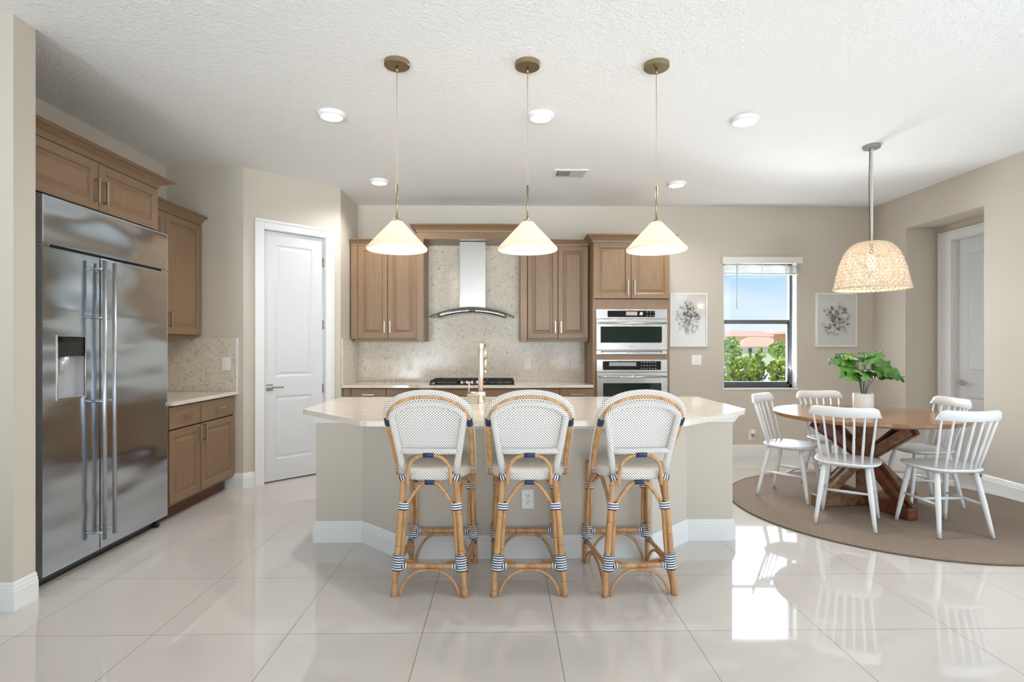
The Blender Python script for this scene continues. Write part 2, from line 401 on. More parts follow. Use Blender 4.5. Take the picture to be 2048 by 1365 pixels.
        for i in range(m):
            A, B = cols[i], cols[(i + 1) % n]
            for k in range(len(prof) - 1): s.face([A[k], A[k + 1], B[k + 1], B[k]], mi=mi)
        if not closed:
            s.face(cols[0][::-1], mi=mi); s.face(cols[-1], mi=mi)
        return s
    def nested(s, O, U, V, W, w, h, loops, mi=0, back=True):
        """rectangular relief: loops of (inset, height along W)"""
        O, U, V, W = Vector(O), Vector(U), Vector(V), Vector(W); R = []
        for ins, d in loops:
            R.append([s.v(O + U * a + V * b + W * d) for a, b in ((ins, ins), (w - ins, ins), (w - ins, h - ins), (ins, h - ins))])
        for A, B in zip(R, R[1:]):
            for k in range(4): s.face([A[k], A[(k + 1) % 4], B[(k + 1) % 4], B[k]], mi=mi)
        s.face(R[-1], mi=mi)
        if back: s.face(R[0][::-1], mi=mi)
        return s
    def grid(s, f, nu, nv, uvf=None, mi=0, thick=0):
        vs = [[s.v(f(i / nu, j / nv)) for i in range(nu + 1)] for j in range(nv + 1)]
        for j in range(nv):
            for i in range(nu):
                q = [(i, j), (i + 1, j), (i + 1, j + 1), (i, j + 1)]
                s.face([vs[b][a] for a, b in q], [uvf(a / nu, b / nv) for a, b in q] if uvf else None, mi, True)
        return s
def finish(b, name, mats, loc=(0, 0, 0), parent=None, recalc=True, weld=False):
    bm = b.bm
    if weld: bmesh.ops.remove_doubles(bm, verts=bm.verts, dist=1e-5)
    if recalc: bmesh.ops.recalc_face_normals(bm, faces=bm.faces)
    me = bpy.data.meshes.new(name); bm.to_mesh(me); bm.free()
    for mm in (mats if isinstance(mats, (list, tuple)) else [mats]): me.materials.append(mm)
    o = bpy.data.objects.new(name, me); COL.objects.link(o)
    if parent is not None: o.parent = parent
    o.location = loc
    return o
def root(name, loc, label, cat, group=None, rz=0.0):
    o = bpy.data.objects.new(name, None); COL.objects.link(o); o.location = loc; o.rotation_euler = (0, 0, rz)
    o.empty_display_size = .1
    o['label'] = label; o['category'] = cat
    if group: o['group'] = group
    return o
def top(o):
    while o.parent is not None: o = o.parent
    return o
def part(b, name, mats, parent, label=None, world=True, kind=None, weld=False):
    """add a part; the mesh was drawn in world coordinates when world=True, else in the thing's own"""
    if world:
        r = top(parent)
        Mi = Matrix.LocRotScale(r.location, r.rotation_euler, None).inverted()
        b.bm.transform(Mi)
    o = finish(b, name, mats, parent=parent, weld=weld)
    if label: o['label'] = label
    if kind: o['kind'] = kind
    return o
def single(b, name, mats, loc, label, cat, group=None, world=True):
    if world: b.bm.transform(Matrix.Translation(-Vector(loc)))
    o = finish(b, name, mats, loc); o['label'] = label; o['category'] = cat
    if group: o['group'] = group
    return o
def struct(b, name, mats, parent=None):
    o = finish(b, name, mats, parent=parent)
    if parent is None: o['kind'] = 'structure'
    return o
def copy_tree(o, parent=None):
    c = o.copy(); COL.objects.link(c)
    if parent is not None: c.parent = parent
    for ch in list(o.children): copy_tree(ch, c)
    return c
def spl(P, k=6):
    P = [Vector(p) for p in P]; out = []
    for i in range(len(P) - 1):
        p0 = P[i - 1] if i else P[i] * 2 - P[i + 1]; p1, p2 = P[i], P[i + 1]; p3 = P[i + 2] if i + 2 < len(P) else P[i + 1] * 2 - P[i]
        for j in range(k):
            t = j / k
            out.append(.5 * ((2 * p1) + (p2 - p0) * t + (2 * p0 - 5 * p1 + 4 * p2 - p3) * t * t + (3 * p1 - p0 - 3 * p2 + p3) * t ** 3))
    out.append(P[-1]); return out

# ------------------------------------------------------------------ room shell
HC = 2.965
YB = 6.485; XL = -3.10; XR = 4.40; YR = -4.7; XF = -5.0
b = MB(); b.box((XF - .2, YR - .2, -.06), (XR + .7, YB + .2, 0)); struct(b, 'floor', FLOOR)
b = MB(); b.box((XF - .2, YR - .2, HC), (XR + .7, YB + .2, HC + .12)); struct(b, 'ceiling', CEIL)
T = .16
b = MB()   # back wall with the window opening
WX0, WX1, WZ0, WZ1 = 2.609, 3.488, .816, 2.30
b.box((-1.71 - T, YB, 0), (WX0, YB + T, HC)); b.box((WX1, YB, 0), (XR + .6, YB + T, HC))
b.box((WX0, YB, 0), (WX1, YB + T, WZ0)); b.box((WX0, YB, WZ1), (WX1, YB + T, HC)); struct(b, 'wall_back', WALL)
b = MB()   # right wall with the door niche
NY0, NY1, NZ, NX = 4.97, 5.954, 2.60, 4.745
b.box((XR, NY1, 0), (NX + T, YB, HC)); b.box((XR, NY0, NZ), (NX + T, NY1, HC)); b.box((XR, 2.9, 0), (XR + T, NY0, HC))
b.box((XR + T, NY0 - .12, 0), (NX + T, NY0, HC)); b.box((XR, YR, 0), (XR + T, -1.3, HC)); b.box((XR, -1.3, 2.6), (XR + T, 2.9, HC))
DY1, DY0 = 5.745, 4.99   # door opening in the niche
b.box((NX, DY1, 0), (NX + T, NY1, NZ)); b.box((NX, NY0, 2.44), (NX + T, DY1, NZ))
struct(b, 'wall_right', WALL)
b = MB(); b.box((XL - T, 2.90, 0), (XL, 5.11, HC)); struct(b, 'wall_left', WALL)
b = MB(); b.box((XF, 2.77, 0), (-2.435, 2.90, HC)); struct(b, 'wall_left_front', WALL)
b = MB(); b.box((XL - T - .05, 5.27, 0), (XL - T, YB + .1, HC)); b.box((XL - T, YB, 0), (-1.87, YB + .1, HC)); struct(b, 'light_block_pantry', WALL)  # unseen walls added behind the pantry door to stop sky light leaking in
b = MB(); b.box((NX + T, NY0 - .1, 0), (NX + T + .05, NY1 + .1, HC)); struct(b, 'light_block_niche', WALL)  # unseen backing added behind the niche door against light leaks
b = MB()   # pantry corner: jog, diagonal with door opening, return
def diag_frame():
    d = Vector((1, 1, 0)).normalized(); n = Vector((1, -1, 0)).normalized(); return d, n
dd, dn = diag_frame()
P0 = Vector((-2.40, 5.11, 0)); DL = (Vector((-1.71, 5.80, 0)) - P0).length
b.prism([(XL - T, 5.11), (-2.40, 5.11), (-2.40 - .07, 5.11 + T), (XL - T, 5.11 + T)], 0, HC)
def dg(s, o): p = P0 + dd * s - dn * o; return (p.x, p.y)
S0, S1 = .185, .185 + .62
b.prism([dg(0, 0), dg(S0, 0), dg(S0, .12), (-2.47, 5.27)], 0, HC)
b.prism([dg(S1, 0), dg(DL, 0), (-1.87, 5.87), dg(S1, .12)], 0, HC)
b.prism([dg(S0, 0), dg(S1, 0), dg(S1, .12), dg(S0, .12)], 2.43, HC)
b.prism([(-1.71, 5.80), (-1.71, YB), (-1.87, YB), (-1.87, 5.87)], 0, HC); struct(b, 'wall_pantry', WALL)
b = MB(); b.box((XF - T, YR, 0), (XF, -2.4, HC)); b.box((XF - T, .6, 0), (XF, 2.90, HC)); b.box((XF - T, -2.4, 2.6), (XF, .6, HC)); b.box((XF - T, -2.4, 0), (XF, .6, .45)); struct(b, 'wall_far_left', WALL)
b = MB(); b.box((XF, YR - T, 0), (-3.1, YR, HC)); b.box((2.3, YR - T, 0), (XR + T, YR, HC)); b.box((-1.5, YR - T, 0), (-.4, YR, HC)); b.box((-3.1, YR - T, 2.6), (2.3, YR, HC)); struct(b, 'wall_rear', WALL)  # unseen rear wall, centre pier added to darken reflections in the steel

BP = [(0, 0), (.016, 0), (.016, .095), (.013, .100), (.013, .112), (.009, .118), (.009, .128), (.004, .138), (0, .140)]
def baseboard(name, path): b = MB(); b.sweep(path, BP); return struct(b, name, TRIMM)
baseboard('baseboard_back', [(1.80, YB), (XR, YB)])
baseboard('baseboard_right_far', [(XR, YB), (XR, NY1), (NX, NY1), (NX, NY1 - .06)])
baseboard('baseboard_right', [(NX, NY0), (XR, NY0), (XR, 2.9)])
baseboard('baseboard_left', [(XF + .02, 2.77), (-2.435, 2.77), (-2.435, 2.90)])
baseboard('baseboard_pantry_left', [(-2.56, 5.11), (-2.40, 5.11), dg(.098, 0)])
baseboard('baseboard_pantry_right', [dg(.895, 0), (-1.71, 5.80), (-1.71, 5.86)])

# ------------------------------------------------------------------ white panel doors
def panel_door_leaf(b, w, h, t, panels):
    """leaf drawn in x 0..w, z 0..h, face at y=0 towards -y"""
    xs = panels[0][0], panels[0][1]
    b.box((0, 0, 0), (xs[0], t, h)); b.box((xs[1], 0, 0), (w, t, h))
    zs = [0] + [q for p in panels for q in (p[2], p[3])] + [h]
    for i in range(0, len(zs), 2): b.box((xs[0], 0, zs[i]), (xs[1], t, zs[i + 1]))
    for x0, x1, z0, z1 in panels:
        b.nested((x0, t * .6, z0), (1, 0, 0), (0, 0, 1), (0, -1, 0), x1 - x0, z1 - z0,
                 [(0, 0), (0, t * .6), (.008, t * .6 - .002), (.016, t * .6 - .009), (.028, t * .6 - .010), (.046, t * .6 - .003), (.05, t * .6 - .003)])
def lever(name, r, x, z, direction, y=0.0):
    b = MB(); b.box((x - .032, y - .008, z - .032), (x + .032, y, z + .032), .002)
    b.tube([(x, y - .008, z), (x, y - .05, z)], .009, 10)
    b.box((x - .008 if direction > 0 else x - .115, y - .056, z - .008), (x + .115 if direction > 0 else x + .008, y - .046, z + .008), .002)
    return b
# pantry door (diagonal)
drot = PI / 4
D1 = bpy.data.objects.new('door_1', None); COL.objects.link(D1); D1['kind'] = 'structure'
pp = dg(S0, 0); D1.location = (pp[0], pp[1], 0); D1.rotation_euler = (0, 0, drot)
W_ = S1 - S0
b = MB(); panel_door_leaf(b, W_ - .01, 2.405, .035, [(.115, W_ - .125, .20, .82), (.115, W_ - .125, 1.0, 2.285)])
b.bm.transform(Matrix.Translation((.005, .03, .012))); part(b, 'door_leaf', DOORM, D1, world=False)
def casing(b, x0, x1, h, cw, y=0.0):
    prof = [(0, .018), (cw * .25, .020), (cw * .30, .014), (cw * .75, .012), (cw * .85, .010), (cw, .008)]
    e = h + cw * .72; b.box((x0 - cw, y - .016, 0), (x0 - .0005, y, e), .003); b.box((x1 + .0005, y - .016, 0), (x1 + cw, y, e), .003); b.box((x0, y - .016, h), (x1, y, e), .003)
    b.box((x0 - cw, y - .023, 0), (x0 - cw * .72, y - .0165, e - .0005), .003); b.box((x1 + cw * .72, y - .023, 0), (x1 + cw, y - .0165, e - .0005), .003); b.box((x0 - cw, y - .023, e + .0005), (x1 + cw, y, h + cw), .003)
    b.box((x0 - .004, y - .002, 0), (x0 + .004, y + .11, h)); b.box((x1 - .004, y - .002, 0), (x1 + .004, y + .11, h)); b.box((x0, y - .002, h - .004), (x1, y + .11, h + .004))
b = MB(); casing(b, 0, W_, 2.425, .088); part(b, 'door_casing', TRIMM, D1, world=False)
part(lever('h', None, .065, .915, 1, .03), 'door_handle', CHROME, D1, world=False)
for z in (2.17, 1.53, .88, .25):
    b = MB(); b.tube([(W_ - .008, .024, z - .045), (W_ - .008, .024, z + .045)], .007, 8); b.box((W_ - .02, .026, z - .045), (W_ - .002, .032, z + .045))
    part(b, 'hinge', NICKEL, D1, world=False)
# niche door (faces -X)
D2 = bpy.data.objects.new('door_2', None); COL.objects.link(D2); D2['kind'] = 'structure'
D2.location = (NX, DY1, 0); D2.rotation_euler = (0, 0, -PI / 2)
W2 = DY1 - DY0
b = MB(); panel_door_leaf(b, W2 - .01, 2.42, .035, [(.12, W2 - .13, .20, .78), (.12, W2 - .13, 1.02, 2.29)])
b.bm.transform(Matrix.Translation((.005, .055, .012))); part(b, 'door_leaf', DOORM, D2, world=False)
b = MB(); x0 = 0
b.box((-.165, -.016, 0), (-.001, 0, 2.505), .003); b.box((-.165, -.024, 0), (-.12, -.0165, 2.504), .003); b.box((0, -.016, 2.44), (W2 - .01, 0, 2.505), .003); b.box((-.165, -.024, 2.5055), (W2 - .01, 0, 2.53), .003)
b.box((-.004, -.002, 0), (.006, .11, 2.44)); b.box((0, -.002, 2.434), (W2 - .004, .11, 2.444)); part(b, 'door_casing', TRIMM, D2, world=False)
part(lever('h', None, .07, .93, 1, .055), 'door_handle', NICKEL, D2, world=False)

# ------------------------------------------------------------------ window
Wn = bpy.data.objects.new('window_1', None); COL.objects.link(Wn); Wn['kind'] = 'structure'; Wn.location = (WX0, YB, WZ0)
YF = YB + .105
b = MB(); fw = .035
b.box((WX0, YF, WZ0), (WX0 + fw, YF + .05, WZ1)); b.box((WX1 - fw, YF, WZ0), (WX1, YF + .05, WZ1)); b.box((WX0, YF, WZ0), (WX1, YF + .05, WZ0 + .03)); b.box((WX0, YF, WZ1 - .03), (WX1, YF + .05, WZ1))
part(b, 'window_frame', WINF, Wn)
b = MB(); b.box((WX0 + fw, YF + .012, 1.575), (WX1 - fw, YF + .045, 1.628), .003); b.box((WX0 + fw, YF + .012, WZ0 + .03), (WX1 - fw, YF + .045, WZ0 + .065), .002)
b.box((WX1 - fw - .022, YF + .012, WZ0 + .03), (WX1 - fw, YF + .045, 1.6)); b.box((WX0 + fw, YF + .012, WZ0 + .03), (WX0 + fw + .022, YF + .045, 1.6))
for x in (2.83, 3.13): b.box((x, YF - .004, WZ0 + .045), (x + .07, YF + .012, WZ0 + .056))
b.box((WX1 - fw - .012, YF - .004, 1.05), (WX1 - fw + .006, YF + .012, 1.12), .003)
part(b, 'window_sash', WINF, Wn)
b = MB(); b.box((WX0 + fw, YF + .028, WZ0 + .06), (WX1 - fw, YF + .032, 1.58)); b.box((WX0 + fw, YF + .034, 1.62), (WX1 - fw, YF + .038, WZ1 - .02)); part(b, 'window_pane', GLASS, Wn)
b = MB(); b.box((WX0 - .01, YB - .012, WZ0 - .022), (WX1 + .01, YF, WZ0), .003); part(b, 'window_sill', TRIMM, Wn)
b = MB(); b.box((WX1 - .006, YB + .002, WZ0), (WX1 - .0005, YF, WZ1)); b.box((WX0 + .0005, YB + .002, WZ0), (WX0 + .006, YF, WZ1)); part(b, 'window_reveal', TRIMM, Wn)
# blind
R = root('window_blind', (3.05, YB, 2.29), 'white slatted blind pulled up under its valance at the window top', 'blind')
b = MB(); b.box((2.575, YB - .065, 2.288), (3.522, YB - .05, 2.362), .004); b.box((2.575, YB - .055, 2.288), (2.588, YB, 2.362)); b.box((3.509, YB - .055, 2.288), (3.522, YB, 2.362)); b.box((2.588, YB - .05, 2.32), (3.509, YB, 2.35)); part(b, 'valance', BLIND, R)
for i in range(11):
    z = 2.276 - i * .0083
    b = MB(); b.grid(lambda u, q, z=z, i=i: (2.613 + u * .87 + i * .0006, YB - .042 + q * .05, z - .010 * math.sin(q * PI) * .2 - (.010 + .0006 * i) * (u ** 1.6) - .003 * math.sin(u * PI * 3) ** 2), 24, 3)
    part(b, 'slat', BLIND, R)
b = MB(); b.box((2.613, YB - .044, 2.155), (3.485, YB + .008, 2.172), .003); part(b, 'bottom_rail', BLIND, R)
for x in (2.755, 3.045, 3.33):
    b = MB(); b.tube([(x, YB - .047, 2.30), (x, YB - .047, 2.155)], .003, 6); b.tube([(x + .012, YB - .047, 2.30), (x + .012, YB - .047, 2.16)], .002, 6); b.lathe([(.0, 0), (.007, .004), (.004, .014), (0, .016)], (x, YB - .047, 2.145), 8); part(b, 'ladder_cord', BLIND, R)
b = MB(); b.tube([(2.742, YB - .058, 2.30), (2.742, YB - .058, 1.80)], .0045, 8); b.tube([(2.742, YB - .058, 1.80), (2.742, YB - .058, 1.75)], .006, 8); part(b, 'tilt_wand', mat('wand_clear', (.5, .5, .5), .2), R)

# ------------------------------------------------------------------ cabinets
G = .003
def cab_door(b, O, U, V, W, w, h, fr=.058):
    b.nested(O, U, V, W, w, h, [(0, 0), (0, .018), (.003, .020), (fr - .006, .020), (fr, .016), (fr + .004, .009), (fr + .012, .009), (fr + .038, .018), (fr + .042, .018)])
def slab(b, O, U, V, W, w, h): b.nested(O, U, V, W, w, h, [(0, 0), (0, .017), (.004, .020), (.01, .020)])
def bar_handle(b, c, ax, W, L=.13, st=.032):
    c, ax, W = Vector(c), Vector(ax), Vector(W)
    sd_ = ax.cross(W)
    M = Matrix((sd_.to_4d(), W.to_4d(), ax.to_4d(), (0, 0, 0, 1))).transposed(); M[3][3] = 1
    for i in range(3): M[3][i] = 0
    M = Matrix.Translation(c) @ M
    b.box((-.006, st - .012, -L / 2), (.006, st, L / 2), .0015, M)
    for e in (-1, 1): b.box((-.006, 0, e * (L / 2 - .012) - .006), (.006, st - .012, e * (L / 2 - .012) + .006), 0, M)
CROWN = lambda z, pr=.075, h=.075: [(0, z), (.008, z), (.010, z + h * .18), (.022, z + h * .42), (pr * .62, z + h * .70), (pr * .86, z + h * .80), (pr * .9, z + h * .88), (pr, z + h * .9), (pr, z + h), (0, z + h)]
def add_door(R, O, U, V, W, w, h, hpos=None, hax=(0, 0, 1), name='door', L=.13, fr=.058, label=None):
    b = MB(); (cab_door(b, O, U, V, W, w, h, fr) if name == 'door' else slab(b, O, U, V, W, w, h))
    o = part(b, name, CAB if name == 'door' else CABH, R, label)
    if hpos is not None:
        b = MB(); p = Vector(O) + Vector(U) * hpos[0] + Vector(V) * hpos[1] + Vector(W) * .020
        bar_handle(b, p, hax, W, L); part(b, 'handle', NICKEL, o, 'brushed metal bar handle')
X_, Y_, Z_ = Vector((1, 0, 0)), Vector((0, 1, 0)), Vector((0, 0, 1))
nY = -Y_
# --- left run: above-fridge cabinet (faces +X)
FX = -2.565
R = root('wall_cabinet', (XL, 3.5, 2.155), 'wide short taupe wood cabinet with two doors above the steel refrigerator', 'cabinet')
b = MB(); b.box((XL, 2.905, 2.155), (FX, 4.11, 2.475)); part(b, 'cabinet_body', CAB, R)
b = MB(); b.box((FX - .002, 2.93, 2.160), (FX + .0015, 4.09, 2.472)); part(b, 'door_gap', CABD, R)
ym = 3.50
add_door(R, (FX, 2.915, 2.165), Y_, Z_, X_, ym - 2.915 - G, .300, (ym - 2.915 - .035, .12), L=.15)
add_door(R, (FX, ym + G, 2.165), Y_, Z_, X_, 4.095 - ym - G, .300, (.035, .12), L=.15)
b = MB(); b.sweep([(XL, 4.11), (FX, 4.11), (FX, 2.90)][::-1], CROWN(2.475, .09, .07)); part(b, 'crown_moulding', CAB, R)
# --- left wall upper cabinet
LX = -2.79
R = root('wall_cabinet', (XL, 4.6, 1.41), 'tall taupe wood wall cabinet on the left, hung between refrigerator and pantry corner', 'cabinet')
b = MB(); b.box((XL, 4.115, 1.41), (LX, 5.108, 2.42)); b.box((XL, 4.115, 1.375), (LX - .03, 5.06, 1.41)); part(b, 'cabinet_body', CAB, R)
add_door(R, (LX, 4.12, 1.415), Y_, Z_, X_, .43, .995)
add_door(R, (LX, 4.556, 1.415), Y_, Z_, X_, .535, .995, (.035, .12))
b = MB(); b.sweep([(LX, 4.115), (LX, 5.108)], CROWN(2.42, .07, .075)); part(b, 'crown_moulding', CAB, R)
# --- left base cabinet
BX = -2.486
R = root('base_cabinet', (XL, 4.6, 0), 'taupe wood base cabinet with two drawers over two doors beside the refrigerator', 'cabinet')
b = MB(); b.box((XL + .004, 4.10, .115), (BX, 5.092, .865)); part(b, 'cabinet_body', CAB, R)
b = MB(); b.box((XL + .004, 4.11, 0), (BX - .075, 5.06, .115)); part(b, 'toe_kick', TOEM, R, 'dark red-brown toe kick')
b = MB(); b.box((BX - .002, 4.12, .13), (BX + .0015, 5.08, .855)); part(b, 'door_gap', CABD, R)
add_door(R, (BX, 4.105, .135), Y_, Z_, X_, .41, .545, (.41 - .032, .47), L=.14)
add_door(R, (BX, 4.525, .135), Y_, Z_, X_, .555, .545, (.032, .47), L=.14)
add_door(R, (BX, 4.105, .690), Y_, Z_, X_, .41, .165, (.23, .09), Y_, 'drawer')
add_door(R, (BX, 4.525, .690), Y_, Z_, X_, .555, .165, (.28, .09), Y_, 'drawer')
b = MB(); b.box((XL, 4.105, .868), (-2.44, 5.108, .898), .003)
single(b, 'countertop', COUNT, (-2.78, 4.6, .868), 'short speckled quartz countertop on the left, ending at the pantry corner', 'countertop')
R = root('backsplash', (XL, 4.6, .9), 'veined beige stone backsplash on the left above the short counter', 'backsplash')
b = MB(); b.box((XL, 4.115, .899), (XL + .018, 5.092, 1.374)); b.box((XL, 5.092, .899), (-2.457, 5.109, 1.388)); part(b, 'stone_slab', SPLASH, R)
b = MB(); b.box((-2.457, 5.090, .899), (-2.447, 5.109, 1.388)); part(b, 'edge_strip', TRIMM, R, 'pale edge strip')

# --- back wall uppers
UY = 6.15
def upper(x0, x1, stile_l, label, side):
    R = root('wall_cabinet', ((x0 + x1) / 2, YB, 1.39), label, 'cabinet')
    b = MB(); b.box((x0, UY, 1.39), (x1, YB - .004, 2.432)); b.box((x0 + (.035 if side < 0 else 0), UY + .015, 1.362), (x1, YB - .02, 1.39)); part(b, 'cabinet_body', CAB, R)
    if stile_l > 0:
        b = MB(); b.box((x0, UY - .02, 1.392), (x0 + stile_l - .004, UY, 2.43), .002); part(b, 'filler_stile', CAB, R)
    a = x0 + stile_l; m_ = (a + x1) / 2
    b = MB(); b.box((a - .004, UY - .0015, 1.40), (x1 - .004, UY + .002, 2.43)); part(b, 'door_gap', CABD, R)
    add_door(R, (a, UY, 1.398), X_, Z_, nY, m_ - a - .004, 1.03, (m_ - a - .032, .125))
    add_door(R, (m_ + .002, UY, 1.398), X_, Z_, nY, x1 - m_ - .006, 1.03, (.030, .125))
    b = MB(); b.sweep([(x0, UY - .02), (x1, UY - .02)], CROWN(2.432, .06, .06)); b.bm.verts.ensure_lookup_table(); part(b, 'crown_moulding', CABH, R)
    return R
upper(-1.695, -.957, .078, 'tall taupe wood wall cabinet left of the range hood, near the pantry corner', -1)
upper(.268, .950, 0, 'tall taupe wood wall cabinet between range hood and oven tower', 1)
# hood surround
R = root('hood_surround', (-.34, YB, 1.365), 'taupe wood arch with crown moulding framing the range hood', 'surround')
HY = 6.06
for x in (-.952, .187):
    b = MB(); b.box((x, HY, 1.362), (x + .072, YB - .004, 2.49), .002); part(b, 'side_panel', CAB, R)
b = MB(); b.box((-.952, HY, 2.49), (.259, YB - .004, 2.568), .002); part(b, 'header', CABH, R)
b = MB(); b.sweep([(-.952, YB - .004), (-.952, HY), (.259, HY), (.259, YB - .004)], CROWN(2.568, .075, .075)); part(b, 'crown_moulding', CABH, R)
# oven tower
TY = 5.89
R = root('oven_cabinet', (1.37, YB, 0), 'tall taupe wood oven tower with two upper doors at the end of the run', 'cabinet')
b = MB(); b.box((.957, TY, .10), (1.787, YB - .004, 2.425)); part(b, 'cabinet_body', CAB, R)
b = MB(); b.box((.965, TY + .07, 0), (1.78, YB - .004, .10)); part(b, 'toe_kick', TOEM, R)
b = MB(); b.box((.975, TY - .0015, 1.815), (1.77, TY + .002, 2.42)); part(b, 'door_gap', CABD, R)
add_door(R, (.962, TY, 1.822), X_, Z_, nY, .402, .598, (.402 - .035, .115), L=.16)
add_door(R, (1.368, TY, 1.822), X_, Z_, nY, .412, .598, (.033, .115), L=.16)
add_door(R, (.975, TY, .115), X_, Z_, nY, .795, .27, (.4, .18), X_, 'drawer')
b = MB(); b.sweep([(.957, YB - .004), (.957, TY - .02), (1.787, TY - .02), (1.787, YB - .004)], CROWN(2.425, .07, .075)); part(b, 'crown_moulding', CABH, R)
# ovens
def oven(x0, x1, z0, z1, zd, gl, pan, name, label, disp, knob, vent=False):
    R = root(name, ((x0 + x1) / 2, TY, z0), label, 'oven'); y = TY - .022
    b = MB(); b.box((x0, y, zd + .004), (x1, TY - .0005, z1), .003); part(b, 'control_fascia', STEEL, R)
    b = MB(); b.box((pan[0], y - .004, pan[2]), (pan[1], y, pan[3]), .001); cp = part(b, 'control_panel', PANELD, R, 'black glass control panel')
    b = MB(); b.box(disp[0:1] + [y - .005] + disp[2:3], disp[1:2] + [y - .003] + disp[3:4]); part(b, 'display', mat('lcd_' + name, srgb(150, 150, 146) if not knob else srgb(190, 160, 150), .25), cp)
    kx = disp[1] + .05
    if knob:
        b = MB(); b.lathe([(0, -.022), (.018, -.022), (.02, -.018), (.02, 0), (0, 0)], (disp[1] + .04, y - .004, (pan[2] + pan[3]) / 2), 20, axis='Y'); part(b, 'dial_knob', CHROME, cp); kx = disp[1] + .10
    nb = 3 if knob else 6
    for i in range(nb):
        for j in range(2 if knob else 3):
            b = MB(); xx = kx + i * (.036 if knob else .030); zz = pan[2] + .016 + j * (pan[3] - pan[2] - .03) / (1 if knob else 2)
            b.box((xx, y - .0048, zz - .003), (xx + .014, y - .003, zz + .004)); part(b, 'button_mark', LCD, cp)
    zb = z0 + (.045 if vent else 0)
    b = MB(); w_ = x1 - x0
    gx0, gx1, gz0, gz1 = gl
    yd = y - .012
    b.box((x0 + .002, yd, zb), (gx0, TY - .0005, zd), .002); b.box((gx1, yd, zb), (x1 - .002, TY - .0005, zd), .002)
    b.box((gx0, yd, zb), (gx1, TY - .0005, gz0), .002); b.box((gx0, yd, gz1), (gx1, TY - .0005, zd), .002)
    dr = part(b, 'oven_door', STEEL, R)
    b = MB(); b.box((gx0 - .001, yd + .006, gz0 - .001), (gx1 + .001, TY - .001, gz1 + .001)); part(b, 'door_glass', OVGL, dr, 'dark door glass')
    b = MB(); hz = zd - .045
    b.tube([(x0 + .02, yd - .045, hz), (x1 - .02, yd - .045, hz)], .0095, 12)
    for x in (x0 + .06, x1 - .06): b.tube([(x, yd, hz), (x, yd - .045, hz)], .007, 8)
    part(b, 'door_handle', CHROME, dr)
    if vent:
        b = MB(); b.box((x0 + .002, y, z0), (x1 - .002, TY - .0005, zb - .006), .002); part(b, 'vent_trim', STEEL, R)
        b = MB(); b.box((x0 + .06, y - .004, zb - .022), (x1 - .06, y + .001, zb - .014)); b.box((x0 + .055, y - .004, zb - .03), (x0 + .065, y, zb - .012)); b.box((x1 - .065, y - .004, zb - .03), (x1 - .055, y, zb - .012)); part(b, 'vent_slot', SLOT, R)
    b = MB(); b.box(((x0 + x1) / 2 - .03, yd - .0012, gz0 - .05), ((x0 + x1) / 2 + .03, yd, gz0 - .044)); part(b, 'badge', LCD, dr)
oven(.990, 1.752, 1.225, 1.706, 1.600, (1.036, 1.695, 1.348, 1.520), (1.113, 1.622, 1.622, 1.690), 'microwave_oven', 'stainless microwave oven with short dark window, upper of the two built-in ovens', [1.31, 1.43, 1.640, 1.680], True, True)
oven(.995, 1.754, .42, 1.167, 1.030, (1.062, 1.690, .52, .915), (1.062, 1.686, 1.056, 1.150), 'wall_oven', 'stainless wall oven with tall dark window, lower of the two built-in ovens', [1.13, 1.42, 1.098, 1.138], False)

# --- back base cabinets
CY = 5.875
def base_unit(x0, x1, y, label, n, lx=0, rx=0):
    R = root('base_cabinet', ((x0 + x1) / 2, YB, 0), label, 'cabinet')
    b = MB(); b.box((x0, y, .115), (x1, YB - .004, .865)); part(b, 'cabinet_body', CAB, R)
    b = MB(); b.box((x0 + .002, y + .07, 0), (x1 - .002, YB - .004, .115)); part(b, 'toe_kick', TOEM, R)
    b = MB(); b.box((x0 + lx, y - .0015, .13), (x1 - rx, y + .002, .862)); part(b, 'door_gap', CABD, R)
    if lx: b = MB(); b.box((x0, y - .02, .12), (x0 + lx - .003, y, .862), .002); part(b, 'filler_stile', CAB, R)
    if rx: b = MB(); b.box((x1 - rx + .003, y - .02, .12), (x1, y, .862), .002); part(b, 'filler_stile', CAB, R)
    a, c = x0 + lx, x1 - rx; w_ = (c - a) / n
    for i in range(n):
        add_door(R, (a + i * w_ + .002, y, .135), X_, Z_, nY, w_ - .004, .57, ((w_ - .035) if i % 2 == 0 else .03, .48))
        add_door(R, (a + i * w_ + .002, y, .712), X_, Z_, nY, w_ - .004, .148, (w_ / 2, .085), X_, 'drawer')
base_unit(-1.700, -.872, CY, 'base cabinet under the back counter left of the cooktop, behind the island', 2, .08)
base_unit(-.870, .180, CY - .05, 'bumped-out base cabinet directly under the gas cooktop', 1, .09, .09)
base_unit(.182, .955, CY, 'base cabinet under the back counter between cooktop and oven tower', 2, .06)
b = MB()
b.prism([(-1.708, YB - .002), (-1.708, CY - .045), (-.885, CY - .045), (-.885, CY - .095), (.195, CY - .095), (.195, CY - .045), (.956, CY - .045), (.956, YB - .002)], .868, .898, bev=.003)
single(b, 'countertop', COUNT, (-.38, 6.2, .868), 'long back-wall quartz countertop that carries the gas cooktop', 'countertop')
R = root('backsplash', (-.4, YB, .9), 'veined beige stone backsplash along the back wall, rising behind the range hood', 'backsplash')
b = MB(); b.box((-1.7095, YB - .018, .899), (.956, YB - .0005, 1.39)); b.box((-.879, YB - .018, 1.39), (.186, YB - .0005, 2.50)); part(b, 'stone_slab', SPLASH, R)
b = MB(); b.box((-1.7095, 5.83, .899), (-1.694, YB - .019, 1.388)); single(b, 'backsplash', SPLASH, (-1.70, 6.1, .899), 'narrow stone backsplash return on the short side wall by the pantry corner', 'backsplash')
